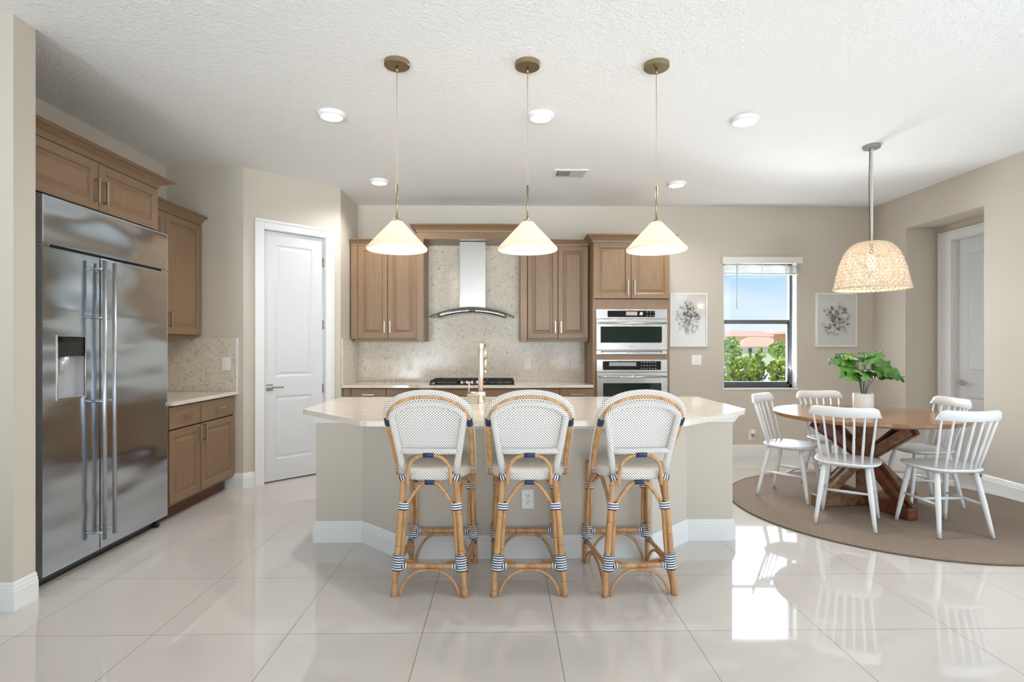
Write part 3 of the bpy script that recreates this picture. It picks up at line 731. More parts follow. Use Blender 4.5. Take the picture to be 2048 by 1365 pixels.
# range hood
R = root('range_hood', (-.345, YB, 1.60), 'stainless chimney range hood with curved glass canopy', 'range hood')
hc = -.348
b = MB(); b.box((hc - .147, 6.19, 1.70), (hc + .147, YB - .019, 2.485), .003); part(b, 'chimney', STEEL, R)
b = MB()
def hoodc(u, q, z0):
    x = (u - .5) * .935; return (hc + x, YB - .03 - q * (.42 + .03 * math.cos(x * 3)), z0 - .10 * (2 * x / .935) ** 2 - .0)
vs = []
for zz in (1.737, 1.730): vs.append([[b.v(hoodc(i / 30, j / 4, zz)) for i in range(31)] for j in range(5)])
for k in (0, 1):
    for j in range(4):
        for i in range(30): b.face([vs[k][j][i], vs[k][j][i + 1], vs[k][j + 1][i + 1], vs[k][j + 1][i]], smooth=True)
for j in (0, 4):
    for i in range(30): b.face([vs[0][j][i], vs[0][j][i + 1], vs[1][j][i + 1], vs[1][j][i]])
for i in (0, 30):
    for j in range(4): b.face([vs[0][j][i], vs[0][j + 1][i], vs[1][j + 1][i], vs[1][j][i]])
part(b, 'glass_canopy', HGLASS, R, 'curved tinted glass canopy')
b = MB(); b.tube([hoodc(i / 30, 1.0, 1.733) for i in range(31)], .0045, 6); part(b, 'canopy_edge', mat('hood_glass_edge', (.03, .04, .04), .1), R)
b = MB()
A = []; n_ = 24
for i in range(n_ + 1):
    x = (i / n_ - .5) * .76; zt = 1.727 - .10 * (2 * x / .935) ** 2; th = .040 * (1 - .25 * (2 * x / .8) ** 2)
    A.append([b.v((hc + x, y, z)) for y, z in ((6.09, zt), (6.09, zt - th), (6.12, zt - th - .006), (YB - .04, zt - th - .006), (YB - .04, zt))])
for i in range(n_):
    for k in range(5): b.face([A[i][k], A[i + 1][k], A[i + 1][(k + 1) % 5], A[i][(k + 1) % 5]], smooth=(k in (0, 4)))
b.face(A[0]); b.face(A[-1][::-1]); body = part(b, 'hood_body', STEEL, R)
b = MB(); b.box((hc - .035, 6.084, 1.695), (hc + .035, 6.091, 1.712), .001); part(b, 'control_strip', DARKM, body)
b = MB(); b.tube([(hc + (i / 20 - .5) * .74, 6.088, 1.727 - .10 * (2 * (i / 20 - .5) * .74 / .935) ** 2 - .040) for i in range(21)], .004, 6); part(b, 'filter_lip', DARKM, body)
# cooktop
R = root('gas_cooktop', (-.335, 6.10, .898), 'black gas cooktop with iron grates and steel knobs set in the back counter', 'cooktop')
b = MB(); b.box((-.79, 5.85, .899), (.118, 6.36, .906), .003); part(b, 'glass_base', BLACK, R)
for i, (x0, x1) in enumerate(((-.775, -.50), (-.49, -.185), (-.175, .105))):
    b = MB(); y0, y1 = (5.87, 6.345) if i != 1 else (5.99, 6.345)
    for x in (x0, x1): b.box((x - .007, y0, .925), (x + .007, y1, .944), .002)
    for y in (y0, y1, (y0 + y1) / 2): b.box((x0, y - .007, .925), (x1, y + .007, .944), .002)
    b.box(((x0 + x1) / 2 - .007, y0, .925), ((x0 + x1) / 2 + .007, y1, .944), .002)
    for x in (x0, x1):
        for y in (y0, y1): b.box((x - .009, y - .009, .906), (x + .009, y + .009, .93))
    part(b, 'grate', IRON, R)
for x, y, r in ((-.64, 5.98, .045), (-.64, 6.24, .038), (-.337, 6.17, .06), (-.035, 5.98, .045), (-.035, 6.24, .038)):
    b = MB(); b.lathe([(0, .906), (r, .906), (r, .914), (r * .75, .920), (r * .72, .926), (0, .928)], (x, y, 0), 24); part(b, 'burner', mat('burner_cap', (.20, .19, .18), .35, .8) if 'burner_cap' not in MATS else MATS['burner_cap'], R)
for i in range(5):
    b = MB(); b.lathe([(0, .938), (.014, .938), (.017, .930), (.019, .912), (.021, .906), (0, .906)], (-.45 + i * .056, 5.90 + (.02 if i % 2 else 0), 0), 18); part(b, 'knob', CHROME, R)

# ------------------------------------------------------------------ refrigerator
FRX = -2.470
R = root('refrigerator', (-2.8, 3.54, 0), 'large built-in stainless side-by-side refrigerator with water dispenser', 'refrigerator')
FY0, FYM, FY1 = 2.985, 3.405, 4.085
b = MB(); b.box((XL + .01, FY0 + .005, .02), (FRX - .06, FY1 - .005, 2.13)); b.box((FRX - .06, FY0, .09), (FRX - .035, FY0 + .012, 2.13)); part(b, 'fridge_body', FRSIDE, R)
b = MB(); b.box((FRX - .09, FY0 + .02, .0), (FRX - .065, FY1 - .02, .10)); b.box((FRX - .12, FY1 - .08, 0), (FRX - .03, FY1 - .05, .045)); part(b, 'kick_plate', DARKM, R)
b = MB(); b.box((FRX - .055, FY0, 1.868), (FRX, FY1, 2.132), .006); tpn = part(b, 'top_grille_panel', FRST, R)
b = MB(); b.box((FRX, FY1 - .13, 1.91), (FRX + .001, FY1 - .07, 1.916)); part(b, 'badge', LCD, tpn)
DZ0, DZ1 = .068, 1.852
# left door with the dispenser opening
dy0, dy1, dz0, dz1 = 3.085, 3.283, 1.020, 1.366
b = MB(); x0_, x1_ = FRX - .055, FRX
b.box((x0_, FY0, DZ0), (x1_, dy0, DZ1), 0); b.box((x0_, dy1, DZ0), (x1_, FYM - .004, DZ1)); b.box((x0_, dy0, DZ0), (x1_, dy1, dz0)); b.box((x0_, dy0, dz1), (x1_, dy1, DZ1))
LD = part(b, 'freezer_door', FRST, R, weld=True)
b = MB()
for a_, c_ in (((dy0 - .008, dz0 - .008), (dy1 + .008, dz0)), ((dy0 - .008, dz1), (dy1 + .008, dz1 + .008)), ((dy0 - .008, dz0), (dy0, dz1)), ((dy1, dz0), (dy1 + .008, dz1))):
    b.box((FRX - .01, a_[0], a_[1]), (FRX + .003, c_[0], c_[1]), .001)
dsp = part(b, 'water_dispenser', CHROME, LD, 'water and ice dispenser with black panel')
b = MB(); b.box((FRX - .055, dy0, 1.255), (FRX - .004, dy1, dz1)); part(b, 'dispenser_panel', BLACK, LD)
b = MB()
b.box((FRX - .054, dy0, dz0), (FRX - .050, dy1, 1.255)); b.box((FRX - .05, dy0, dz0), (FRX - .004, dy0 + .004, 1.255)); b.box((FRX - .05, dy1 - .004, dz0), (FRX - .004, dy1, 1.255)); b.box((FRX - .05, dy0, dz0), (FRX - .004, dy1, dz0 + .006))
b.lathe([(.03, 1.17), (.045, 1.21), (.045, 1.255), (0, 1.255)], (FRX - .048, (dy0 + dy1) / 2 - .02, 0), 16); part(b, 'dispenser_recess', mat('dispenser_plastic', (.55, .55, .56), .25, .4), LD)
b = MB(); b.box((x0_, FYM + .004, DZ0), (x1_, FY1, DZ1), .005); RD = part(b, 'fridge_door', FRST, R)
for dr, yy, zt, zb in ((LD, FYM - .045, 1.83, .145), (RD, FYM + .038, 1.825, .155)):
    b = MB(); b.tube([(FRX + .062, yy, zb), (FRX + .062, yy, zt)], .0115, 14)
    for z in (1.78, 1.485, .98, .185): b.tube([(FRX - .002, yy, z), (FRX + .06, yy, z)], .008, 8)
    part(b, 'door_handle', mat('handle_steel', (.50, .50, .51), .30, 1.0) if 'handle_steel' not in MATS else MATS['handle_steel'], dr, 'full-height steel bar handle')
b = MB(); b.box((FRX - .05, FY1 - .07, 1.853), (FRX - .004, FY1 - .01, 1.867), .002); b.box((FRX - .05, FY0 + .0, 1.853), (FRX - .004, FY0 + .05, 1.867), .002); part(b, 'hinge', CHROME, R)

# ------------------------------------------------------------------ island
IX0, IX1 = -1.257, 1.552
isl = [(IX0, 4.42), (IX0, 3.705), (-.945, 3.705), (-.632, 3.41), (.925, 3.41), (1.240, 3.705), (IX1, 3.705), (IX1, 4.42)]
R = root('kitchen_island', (.147, 3.9, 0), 'beige kitchen island base with angled corners and white baseboard', 'island')
b = MB(); b.sweep(isl + [isl[0]], [(0, 0), (0, .866), (-.06, .866), (-.06, 0), (0, 0)]); part(b, 'base', WALL, R)
b = MB(); b.sweep(isl, BP); part(b, 'baseboard', TRIMM, R)
b = MB(); b.sweep(isl, [(0, .800), (.012, .800), (.016, .815), (.040, .855), (.040, .8675), (0, .8675)]); part(b, 'top_moulding', TRIMM, R)
ct = [(-1.315, 4.495), (-1.315, 3.63), (-.775, 3.055), (1.01, 3.035), (1.59, 3.585), (1.585, 4.485)]
# countertop with sink cut-out: four slabs welded round the hole
b = MB()
def arcpts(cx, cy): return (cx, cy)
sx0, sx1, sy0, sy1 = -.50, .20, 4.07, 4.39
b.box((-1.315, sy1, .868), (1.587, 4.49, .898)); b.box((-1.315, sy0, .868), (sx0, sy1, .898)); b.box((sx1, sy0, .868), (1.587, sy1, .898))
b.prism([(-1.315, sy0), (-1.315, 3.63), (-1.29, 3.60), (-.80, 3.075), (-.755, 3.055), (.99, 3.035), (1.035, 3.055), (1.565, 3.555), (1.589, 3.59), (1.587, sy0)], .868, .898)
bmesh.ops.remove_doubles(b.bm, verts=b.bm.verts, dist=1e-4)
single(b, 'island_countertop', COUNT, (.14, 3.7, .868), 'large pale speckled quartz countertop on the island, angled at the ends', 'countertop')
b = MB()
b.box((sx0 - .004, sy0 - .004, .66), (sx0, sy1 + .004, .8675)); b.box((sx1, sy0 - .004, .66), (sx1 + .004, sy1 + .004, .8675)); b.box((sx0, sy0 - .004, .66), (sx1, sy0, .8675)); b.box((sx0, sy1, .66), (sx1, sy1 + .004, .8675)); b.box((sx0, sy0, .66), (sx1, sy1, .664))
single(b, 'sink', STEEL, (-.15, 4.2, .66), 'undermount stainless sink set in the island behind the faucet', 'sink')
# faucet
R = root('faucet', (-.165, 3.99, .898), 'tall warm nickel gooseneck faucet standing on the island', 'faucet')
fx, fy = -.165, 3.99
b = MB(); b.lathe([(0, .898), (.028, .898), (.028, .903), (.022, .906), (.021, .98), (0, .98)], (fx, fy, 0), 24)
b.tube([(fx - .098, fy, .962), (fx + .035, fy, .962)], .0205, 20); part(b, 'body', FAUC, R)
b = MB(); pts = [(fx, fy, .97), (fx, fy, 1.10), (fx, fy, 1.24)] + [(fx + .012 * (1 - math.cos(a)), fy + .075 - .075 * math.cos(a), 1.262 + .065 * math.sin(a)) for a in [PI * k / 12 for k in range(0, 13)]] + [(fx + .026, fy + .15, 1.22)]
b.tube(pts, [.019] * 3 + [.0175] * 13 + [.017], 16); part(b, 'spout', FAUC, R)
b = MB(); b.tube([(fx + .026, fy + .15, 1.222), (fx + .03, fy + .152, 1.13)], [.011, .010], 12); b.tube([(fx + .03, fy + .152, 1.13), (fx + .031, fy + .152, 1.10)], [.010, .008], 10); part(b, 'spray_head', FAUC, R)
b = MB(); b.tube([(fx - .085, fy, .975), (fx - .085, fy, 1.055)], [.0065, .0055], 10); part(b, 'lever', FAUC, R)

# ------------------------------------------------------------------ outlets and switches
def plate(name, c, U, W, w, h, kind, label, cat='outlet', group=None):
    """c: centre on the wall; U along width; W outward"""
    c, U, W = Vector(c), Vector(U), Vector(W)
    R = root(name, c, label, cat, group)
    def bx(b, u0, u1, z0, z1, d0, d1, bev=0):
        M = Matrix.Translation(c) @ Matrix(((U.x, W.x, 0, 0), (U.y, W.y, 0, 0), (0, 0, 1, 0), (0, 0, 0, 1)))
        b.box((u0, d0, z0), (u1, d1, z1), bev, M)
    b = MB(); bx(b, -w / 2, w / 2, -h / 2, h / 2, 0.0005, .006, .0015); part(b, 'cover_plate', PLAST, R)
    if kind == 'outlet':
        b = MB(); bx(b, -.017, .017, -.034, .034, .006, .0075, .0005); pl = part(b, 'socket', PLAST, R)
        b = MB()
        for zc in (.018, -.018):
            bx(b, -.008, -.005, zc - .001, zc + .008, .0072, .0082); bx(b, .005, .008, zc - .001, zc + .008, .0072, .0082); bx(b, -.0025, .0025, zc - .011, zc - .006, .0072, .0082)
        part(b, 'socket_slots', SLOT, pl)
    else:
        n = kind
        for i in range(n):
            u = (i - (n - 1) / 2) * .046
            b = MB(); bx(b, u - .016, u + .016, -.033, .033, .006, .009, .001); part(b, 'rocker', PLAST, R)
    return R
isY = 3.4095
plate('wall_outlet', (.150, isY, .365), X_, nY, .075, .118, 'outlet', 'white outlet low on the island front between the stools')
plate('wall_outlet', (-1.107, YB - .0185, 1.085), X_, nY, .075, .118, 'outlet', 'white outlet on the backsplash left of the range hood')
plate('wall_outlet', (.280, YB - .0185, 1.105), X_, nY, .075, .118, 'outlet', 'white outlet on the backsplash just right of the faucet')
plate('wall_outlet', (.785, YB - .0185, 1.105), X_, nY, .075, .118, 'outlet', 'white outlet on the backsplash beside the oven tower')
plate('light_switch', (-2.545, 5.0915, 1.150), X_, nY, .078, .122, 1, 'single white light switch on the left backsplash', 'switch')
plate('light_switch', (2.285, YB - .0005, 1.146), X_, nY, .117, .117, 2, 'double white light switch on the wall below the left framed print', 'switch')
R = plate('wall_outlet', (2.945, YB - .0005, .260), X_, nY, .075, .118, 'outlet', 'white outlet low on the back wall behind the leftmost dining chair')
R = root('air_freshener', (2.948, YB - .009, .285), 'small clear plug-in air freshener plugged into the low wall outlet', 'air freshener')
b = MB(); b.box((2.925, YB - .04, .275), (2.972, YB - .009, .325), .006); part(b, 'housing', PLAST, R)
b = MB(); b.lathe([(0, .235), (.018, .238), (.02, .262), (.012, .275), (0, .277)], (2.948, YB - .03, 0), 14); part(b, 'scent_bottle', mat('clear_oil', (.75, .7, .62), .05, 0, Transmission_Weight=.8), R)

# ------------------------------------------------------------------ framed prints
def print_art(x0, x1, z0, z1, label, seed, style):
    rnd = random.Random(seed); cx = (x0 + x1) / 2; cz = (z0 + z1) / 2
    R = root('framed_print', (cx, YB, z0), label, 'picture'); f = .016; y0 = YB - .028
    b = MB(); b.box((x0, y0, z0), (x0 + f, YB - .001, z1), .002); b.box((x1 - f, y0, z0), (x1, YB - .001, z1), .002); b.box((x0 + f, y0, z0), (x1 - f, YB - .001, z0 + f), .002); b.box((x0 + f, y0, z1 - f), (x1 - f, YB - .001, z1), .002); part(b, 'frame', FRAMEW, R)
    b = MB(); b.box((x0 + f, YB - .018, z0 + f), (x1 - f, YB - .002, z1 - f))
    yy = YB - .0184
    def stroke(px, pz, ang, L, wd, mi):
        d = Vector((math.cos(ang), 0, math.sin(ang))); n = Vector((-d.z, 0, d.x)); p = Vector((px, yy, pz)); bend = rnd.uniform(-.15, .15) * L
        q = [p, p + d * L * .35 + n * (wd + bend * .6), p + d * L * .7 + n * (wd * .7 + bend), p + d * L + n * bend * .6, p + d * L * .7 + n * (-wd * .7 + bend), p + d * L * .35 + n * (-wd + bend * .6)]
        b.face([b.v(v_) for v_ in q], mi=mi)
    ocz = cz + (.0 if style == 2 else .02)
    for i in range(120):
        a = rnd.uniform(0, 2 * PI); rr = rnd.uniform(.01, .19 if style == 2 else .17)
        px, pz = cx + rr * math.cos(a) * .82, ocz + rr * math.sin(a) * 1.05
        for k in range(rnd.randint(3, 6)):
            stroke(px + rnd.uniform(-.012, .012), pz + rnd.uniform(-.012, .012), a + rnd.uniform(-.9, .9), rnd.uniform(.018, .045), rnd.uniform(.0012, .0026), 1 if rnd.random() < (.75 if style == 2 else .4) else 2)
    for i in range(26):
        a = rnd.uniform(0, 2 * PI); stroke(cx, ocz, a, rnd.uniform(.10, .21), .0008, 1)
    if style == 1:
        for i in range(30): stroke(cx + rnd.uniform(-.05, .05), ocz - .1, -PI / 2 + rnd.uniform(-.3, .3), rnd.uniform(.05, .11), .001, 2)
    part(b, 'print', [PAPER, INK, INK2], R)
    b = MB(); b.box((x0 + f, YB - .023, z0 + f), (x1 - f, YB - .0215, z1 - f)); part(b, 'picture_glass', GLASS, R)
print_art(1.966, 2.406, 1.303, 1.937, 'white-framed botanical print beside the oven tower, left of the window', 3, 1)
print_art(3.704, 4.190, 1.303, 1.939, 'white-framed botanical print right of the window, below the woven pendant', 5, 2)

# ------------------------------------------------------------------ ceiling things
def ceiling_light(x, y, label):
    R = root('recessed_light', (x, y, HC), label, 'ceiling light', 'recessed ceiling lights')
    b = MB(); b.lathe([(.075, HC - .026), (.082, HC - .028), (.092, HC - .018), (.098, HC - .003), (.098, HC)], (x, y, 0), 36); b.lathe([(.075, HC - .026), (.072, HC - .018), (0, HC - .018)], (x, y, 0), 36); part(b, 'trim_ring', TRIMM, R)
    b = MB(); b.lathe([(.073, HC - .020), (.06, HC - .0225), (0, HC - .0235)], (x, y, 0), 36); part(b, 'lens', LED, R)
    d = bpy.data.lights.new('downlight', 'SPOT'); d.energy = 46; d.spot_size = 2.7; d.spot_blend = .6; d.shadow_soft_size = .07; d.color = (1, .97, .94)
    o = bpy.data.objects.new('downlight', d); COL.objects.link(o); o.parent = R; o.location = (0, 0, -.035)
for x, y, l in ((-1.222, 3.93, 'round recessed ceiling light left of the leftmost pendant, nearer row'), (.267, 3.93, 'round recessed ceiling light just right of the middle pendant cord'), (1.751, 3.97, 'round recessed ceiling light between rightmost cone pendant and woven pendant'),
                (-1.241, 5.52, 'round recessed ceiling light near the pantry corner, farther row'), (1.756, 5.56, 'round recessed ceiling light above the oven tower side, farther row')):
    ceiling_light(x, y, l)
R = root('air_vent', (.64, 5.24, HC), 'white rectangular air vent grille in the ceiling', 'vent')
vx0, vx1, vy0, vy1 = .478, .802, 5.13, 5.36
b = MB(); z0 = HC - .008
b.box((vx0, vy0, z0), (vx1, vy0 + .03, HC)); b.box((vx0, vy1 - .03, z0), (vx1, vy1, HC)); b.box((vx0, vy0 + .03, z0), (vx0 + .03, vy1 - .03, HC)); b.box((vx1 - .03, vy0 + .03, z0), (vx1, vy1 - .03, HC)); part(b, 'vent_frame', TRIMM, R)
b = MB(); b.box((vx0 + .03, vy0 + .03, HC - .002), (vx1 - .03, vy1 - .03, HC - .001)); part(b, 'duct_opening', mat('duct_dark', (.12, .12, .12), .8), R)
for i in range(14):
    x = vx0 + .045 + i * (vx1 - vx0 - .09) / 13; b = MB()
    b.box((-.001, vy0 + .03, -.010), (.001, vy1 - .03, .010), 0, Matrix.Translation((x, 0, HC - .012)) @ Matrix.Rotation(.7 if i < 7 else -.7, 4, 'Y')); part(b, 'louver', TRIMM, R)
b = MB(); b.tube([(vx0 + .02, vy0 + .1, z0 - .004), (vx0 + .02, vy0 + .1, HC - .004)], .004, 8); part(b, 'screw', NICKEL, R)
# cone pendants
def cone_pendant(x, y, label):
    R = root('pendant_lamp', (x, y, HC), label, 'pendant lamp', 'cone pendants over the island')
    b = MB(); b.lathe([(0, -.026), (.070, -.026), (.074, -.022), (.074, 0), (0, 0)], (0, 0, 0), 64, smooth=False); part(b, 'ceiling_canopy', BRASS, R, world=False)
    b = MB(); b.tube([(0, 0, -.026), (0, 0, -.06)], .007, 10); part(b, 'cord_grip', BRASS, R, world=False)
    b = MB(); b.tube([(0, 0, -.05), (0, 0, -.72)], .0026, 8); part(b, 'cord', CORDM, R, world=False)
    zt = 2.042 - HC; zb = 1.870 - HC
    b = MB(); b.tube([(0, 0, 2.250 - HC), (0, 0, zt)], .0055, 12); b.lathe([(0, zt + .014), (.012, zt + .013), (.026, zt + .004), (.030, zt - .002), (0, zt - .002)], (0, 0, 0), 24); part(b, 'stem', BRASS, R, world=False)
    b = MB()
    pr = [(.010, zt - .001), (.030, zt - .003), (.040, zt - .012), (.058, zt - .033), (.100, zt - .078), (.140, zt - .121), (.166, zt - .150), (.176, zb + .012), (.175, zb + .003), (.172, zb), (.169, zb + .003), (.168, zb + .012), (.158, zt - .150), (.132, zt - .120), (.092, zt - .077), (.050, zt - .034), (.030, zt - .014), (.010, zt - .008)]
    b.lathe(pr, (0, 0, 0), 56); part(b, 'lamp_shade', OPAL, R, world=False)
    b = MB(); b.lathe([(0, zt - .105), (.018, zt - .100), (.026, zt - .082), (.022, zt - .06), (.013, zt - .045), (.013, zt - .02), (0, zt - .02)], (0, 0, 0), 20); part(b, 'light_bulb', BULB, R, world=False)
    d = bpy.data.lights.new('pendant_bulb', 'POINT'); d.energy = 2.4; d.shadow_soft_size = .035; d.color = (1, .76, .52)
    o = bpy.data.objects.new('pendant_bulb', d); COL.objects.link(o); o.parent = R; o.location = (0, 0, zt - .125)
cone_pendant(-.619, 3.207, 'white glass cone pendant on brass canopy, leftmost of the three over the island')
cone_pendant(.140, 3.207, 'white glass cone pendant on brass canopy, middle one of the three over the island')
cone_pendant(.895, 3.207, 'white glass cone pendant on brass canopy, rightmost of the three over the island')
# woven pendant
R = root('woven_pendant_lamp', (3.035, 4.49, HC), 'large woven seagrass dome pendant on a rope above the dining table', 'pendant lamp')
b = MB(); b.lathe([(0, -.024), (.062, -.024), (.066, -.018), (.066, 0), (0, 0)], (0, 0, 0), 48, smooth=False); part(b, 'ceiling_canopy', mat('canopy_grey', (.35, .34, .32), .4, .6), R, world=False)
b = MB(); zt = 2.172 - HC
for ph in (0, 2 * PI / 3, 4 * PI / 3):
    b.tube([(.006 * math.cos(ph + k * .9) - .000 * k, .006 * math.sin(ph + k * .9), -.02 + (zt + .02) * k / 90) for k in range(91)], .0062, 6)
part(b, 'rope', ROPE, R, world=False)
b = MB(); b.tube([(-.014, 0, -.02), (-.022, 0, -.3), (-.016, 0, -.55), (-.012, 0, zt - .03)], .003, 6); part(b, 'cord', DARKM, R, world=False)
prof = spl([(.040, zt, 0), (.10, zt - .010, 0), (.155, zt - .045, 0), (.200, zt - .115, 0), (.232, zt - .21, 0), (.255, zt - .315, 0), (.268, zt - .385, 0)], 8)
# arc-length resample
acc = [0]
for p, q in zip(prof, prof[1:]): acc.append(acc[-1] + (q - p).length)
def prof_at(s):
    s = max(0, min(s, acc[-1] - 1e-6))
    for i in range(len(acc) - 1):
        if acc[i + 1] >= s:
            t_ = (s - acc[i]) / (acc[i + 1] - acc[i]); return prof[i].lerp(prof[i + 1], t_)
b = MB(); rows = 17; rw = random.Random(2)
for r_i in range(rows):
    s_c = acc[-1] * (r_i + .5) / rows; rad = prof_at(s_c).x; nw = max(10, int(2 * PI * rad / .027)); pts = []
    M_ = nw * 8
    for k in range(M_):
        a = 2 * PI * k / M_; ph = 2 * PI * k / 8 + r_i * 1.7
        sp_ = prof_at(s_c + (acc[-1] / rows) * .55 * math.sin(ph)); rr = sp_.x + .004 * math.cos(ph * .5 + r_i); pts.append((rr * math.cos(a + .010 * math.sin(2 * ph)), rr * math.sin(a + .010 * math.sin(2 * ph)), sp_.y))
    b.tube(pts, .0046, 4, closed=True)
    s2 = prof_at(acc[-1] * (r_i) / rows); M2 = 60
    b.tube([((s2.x) * math.cos(2 * PI * k / M2), (s2.x) * math.sin(2 * PI * k / M2), s2.y + .002 * math.sin(k * 3.1)) for k in range(M2)], .0036, 5, closed=True)
for k in range(16):
    a = 2 * PI * k / 16
    b.tube([(prof_at(acc[-1] * j / 14).x * math.cos(a + .02 * (j % 2)) * .995, prof_at(acc[-1] * j / 14).x * math.sin(a + .02 * (j % 2)) * .995, prof_at(acc[-1] * j / 14).y) for j in range(15)], .0026, 4)
part(b, 'woven_shade', WEAVE, R, world=False)
b = MB(); e_r = prof_at(acc[-1]); M2 = 100
for ph in (0, PI):
    b.tube([((e_r.x + .006 * math.cos(k * .8 + ph)) * math.cos(2 * PI * k / 200), (e_r.x + .006 * math.cos(k * .8 + ph)) * math.sin(2 * PI * k / 200), e_r.y + .006 * math.sin(k * .8 + ph)) for k in range(200)], .006, 6, closed=True)
part(b, 'shade_rim', WEAVE, R, world=False)
b = MB(); b.lathe([(0, 0), (.05, -.003), (.05, -.008), (0, -.008)], (0, 0, zt + .006), 24); b.lathe([(.018, -.01), (.018, -.11), (0, -.11)], (0, 0, zt + .0), 16); part(b, 'lamp_socket', DARKM, R, world=False)
b = MB(); b.lathe([(.012, zt - .11), (.022, zt - .13), (.034, zt - .165), (.034, zt - .185), (.02, zt - .212), (0, zt - .218)], (0, 0, 0), 20); part(b, 'light_bulb', BULB, R, world=False)
d = bpy.data.lights.new('woven_bulb', 'POINT'); d.energy = 6; d.shadow_soft_size = .04; d.color = (1, .80, .58)
o = bpy.data.objects.new('woven_bulb', d); COL.objects.link(o); o.parent = R; o.location = (0, 0, zt - .24)

# ------------------------------------------------------------------ bar stools
def wrap(b, p, q, r, dirv=None, st=1.0):
    """striped binding as a short tube from p to q"""
    P, Q = Vector(p), Vector(q); n = max(2, int((Q - P).length / .006)); pts = [P.lerp(Q, i / n) for i in range(n + 1)]
    b.tube(pts, [r * (1 + .04 * ((i % 2) * 2 - 1)) for i in range(n + 1)], 12, ra=(dirv, st) if dirv else None)
def make_stool(loc, rz, label):
    R = root('bar_stool', loc, label, 'bar stool', 'rattan bistro bar stools at the island', rz)
    P = lambda b, n, m, par=R, lab=None: part(b, n, m, par, lab, world=False)
    # rear uprights run floor -> back frame
    def rear(sg): return [(sg * .188, -.238, 0), (sg * .178, -.233, .12), (sg * .160, -.227, .35), (sg * .146, -.222, .52), (sg * .138, -.222, .64)]
    def front(sg): return [(sg * .196, .232, 0), (sg * .190, .226, .20), (sg * .182, .216, .45), (sg * .178, .206, .625)]
    legs = {}
    for sg in (-1, 1):
        b = MB(); b.tube(spl(rear(sg), 5), .0165, 12); legs[('r', sg)] = P(b, 'leg', CANE)
        b = MB(); b.tube(spl(front(sg), 5), .0155, 12); legs[('f', sg)] = P(b, 'leg', CANE)
    def at_leg(kind, sg, z):
        L = rear(sg) if kind == 'r' else front(sg)
        for a, c in zip(L, L[1:]):
            if a[2] <= z <= c[2]: t_ = (z - a[2]) / (c[2] - a[2]); return Vector(a).lerp(Vector(c), t_)
        return Vector(L[-1])
    # seat
    def outline(n=64, ins=0.0):
        out = []
        for i in range(n):
            a = 2 * PI * i / n; cx, sy_ = math.cos(a), math.sin(a)
            ex = .62; x = math.copysign(abs(cx) ** ex, cx); y = math.copysign(abs(sy_) ** ex, sy_)
            wx = .205 if y > 0 else .205 - .035 * abs(y) ** 2
            out.append(((wx - ins) * x, -.005 + (.235 - ins) * y))
        return out
    b = MB(); lay = [(.606, .016), (.610, .006), (.620, 0), (.644, 0), (.655, .005), (.661, .016), (.663, .03)]
    rings = []; 
    for z, ins in lay: rings.append([b.v((x, y, z)) for x, y in outline(64, ins)])
    ol = outline(64); pe = [0]
    for i in range(64): pe.append(pe[-1] + (Vector(ol[(i + 1) % 64]) - Vector(ol[i])).length)
    hz = [0]
    for (z, i_), (z2, i2) in zip(lay, lay[1:]): hz.append(hz[-1] + math.hypot(z2 - z, i2 - i_))
    for k in range(len(lay) - 1):
        for i in range(64):
            j = (i + 1) % 64; b.face([rings[k][i], rings[k][j], rings[k + 1][j], rings[k + 1][i]], [(pe[i], hz[k]), (pe[i + 1], hz[k]), (pe[i + 1], hz[k + 1]), (pe[i], hz[k + 1])], 0, True)
    for sc_, (zz) in ((0, .660),):
        c = b.v((0, 0, .657)); tp = rings[-1]; ot = outline(64, .03)
        for i in range(64):
            j = (i + 1) % 64; b.face([tp[i], tp[j], c], [(ot[i][0], ot[i][1]), (ot[j][0], ot[j][1]), (0, 0)], 0, True)
    b.face(rings[0][::-1]); P(b, 'seat', WOVEN)
    # back frame (wrapped) and panel
    def wz(z): return .140 + (.188 - .140) * min(1, max(0, (z - .66) / (.95 - .66)))
    def yz(z): return -.222 - .085 * max(0, (z - .66) / .36) ** 1.1
    b = MB()
    fr = [(wz(z), yz(z), z) for z in (.645, .70, .76, .82, .88, .93)] + [(.188 * math.cos(a), yz(.945 + .075 * math.sin(a)), .945 + .075 * math.sin(a)) for a in [PI / 2 * k / 6 for k in range(0, 7)]]
    full = fr + [(-x, y, z) for x, y, z in fr[-2::-1]]
    b.tube(full, .0180, 12); bf = P(b, 'back_frame', WOVEN)
    b = MB(); b.tube([(x, yz(.765) - .012 * (1 - (x / .15) ** 2), .765) for x in [-.152 + .304 * k / 10 for k in range(11)]], .0165, 12); P(b, 'back_rail', WOVEN)
    def fpan(u, v):
        s_ = 2 * u - 1; zt = .945 + .070 * math.sqrt(max(0, 1 - (s_ * .985) ** 2)); z = .77 + (zt - .77) * v
        return (s_ * wz(min(z, .945)), yz(z) + .012 - .010 * (1 - s_ * s_), z)
    b = MB(); b.grid(fpan, 24, 24, lambda u, v: (fpan(u, .5)[0], fpan(u, v)[2])); P(b, 'back_panel', WOVEN)
    b = MB(); b.grid(lambda u, v: tuple(Vector(fpan(u, v)) + Vector((0, .006, 0))), 24, 24, lambda u, v: (fpan(u, .5)[0], fpan(u, v)[2])); P(b, 'back_panel', WOVEN)
    # hoop
    H = [(.207, -.045, .600), (.211, -.075, .68), (.214, -.14, .78), (.2155, -.215, .87), (.214, -.262, .925), (.203, -.292, .965), (.176, -.312, 1.003), (.130, -.324, 1.032), (.07, -.331, 1.050), (0, -.333, 1.056)]
    hf = spl(H + [(-x, y, z) for x, y, z in H[-2::-1]], 4)
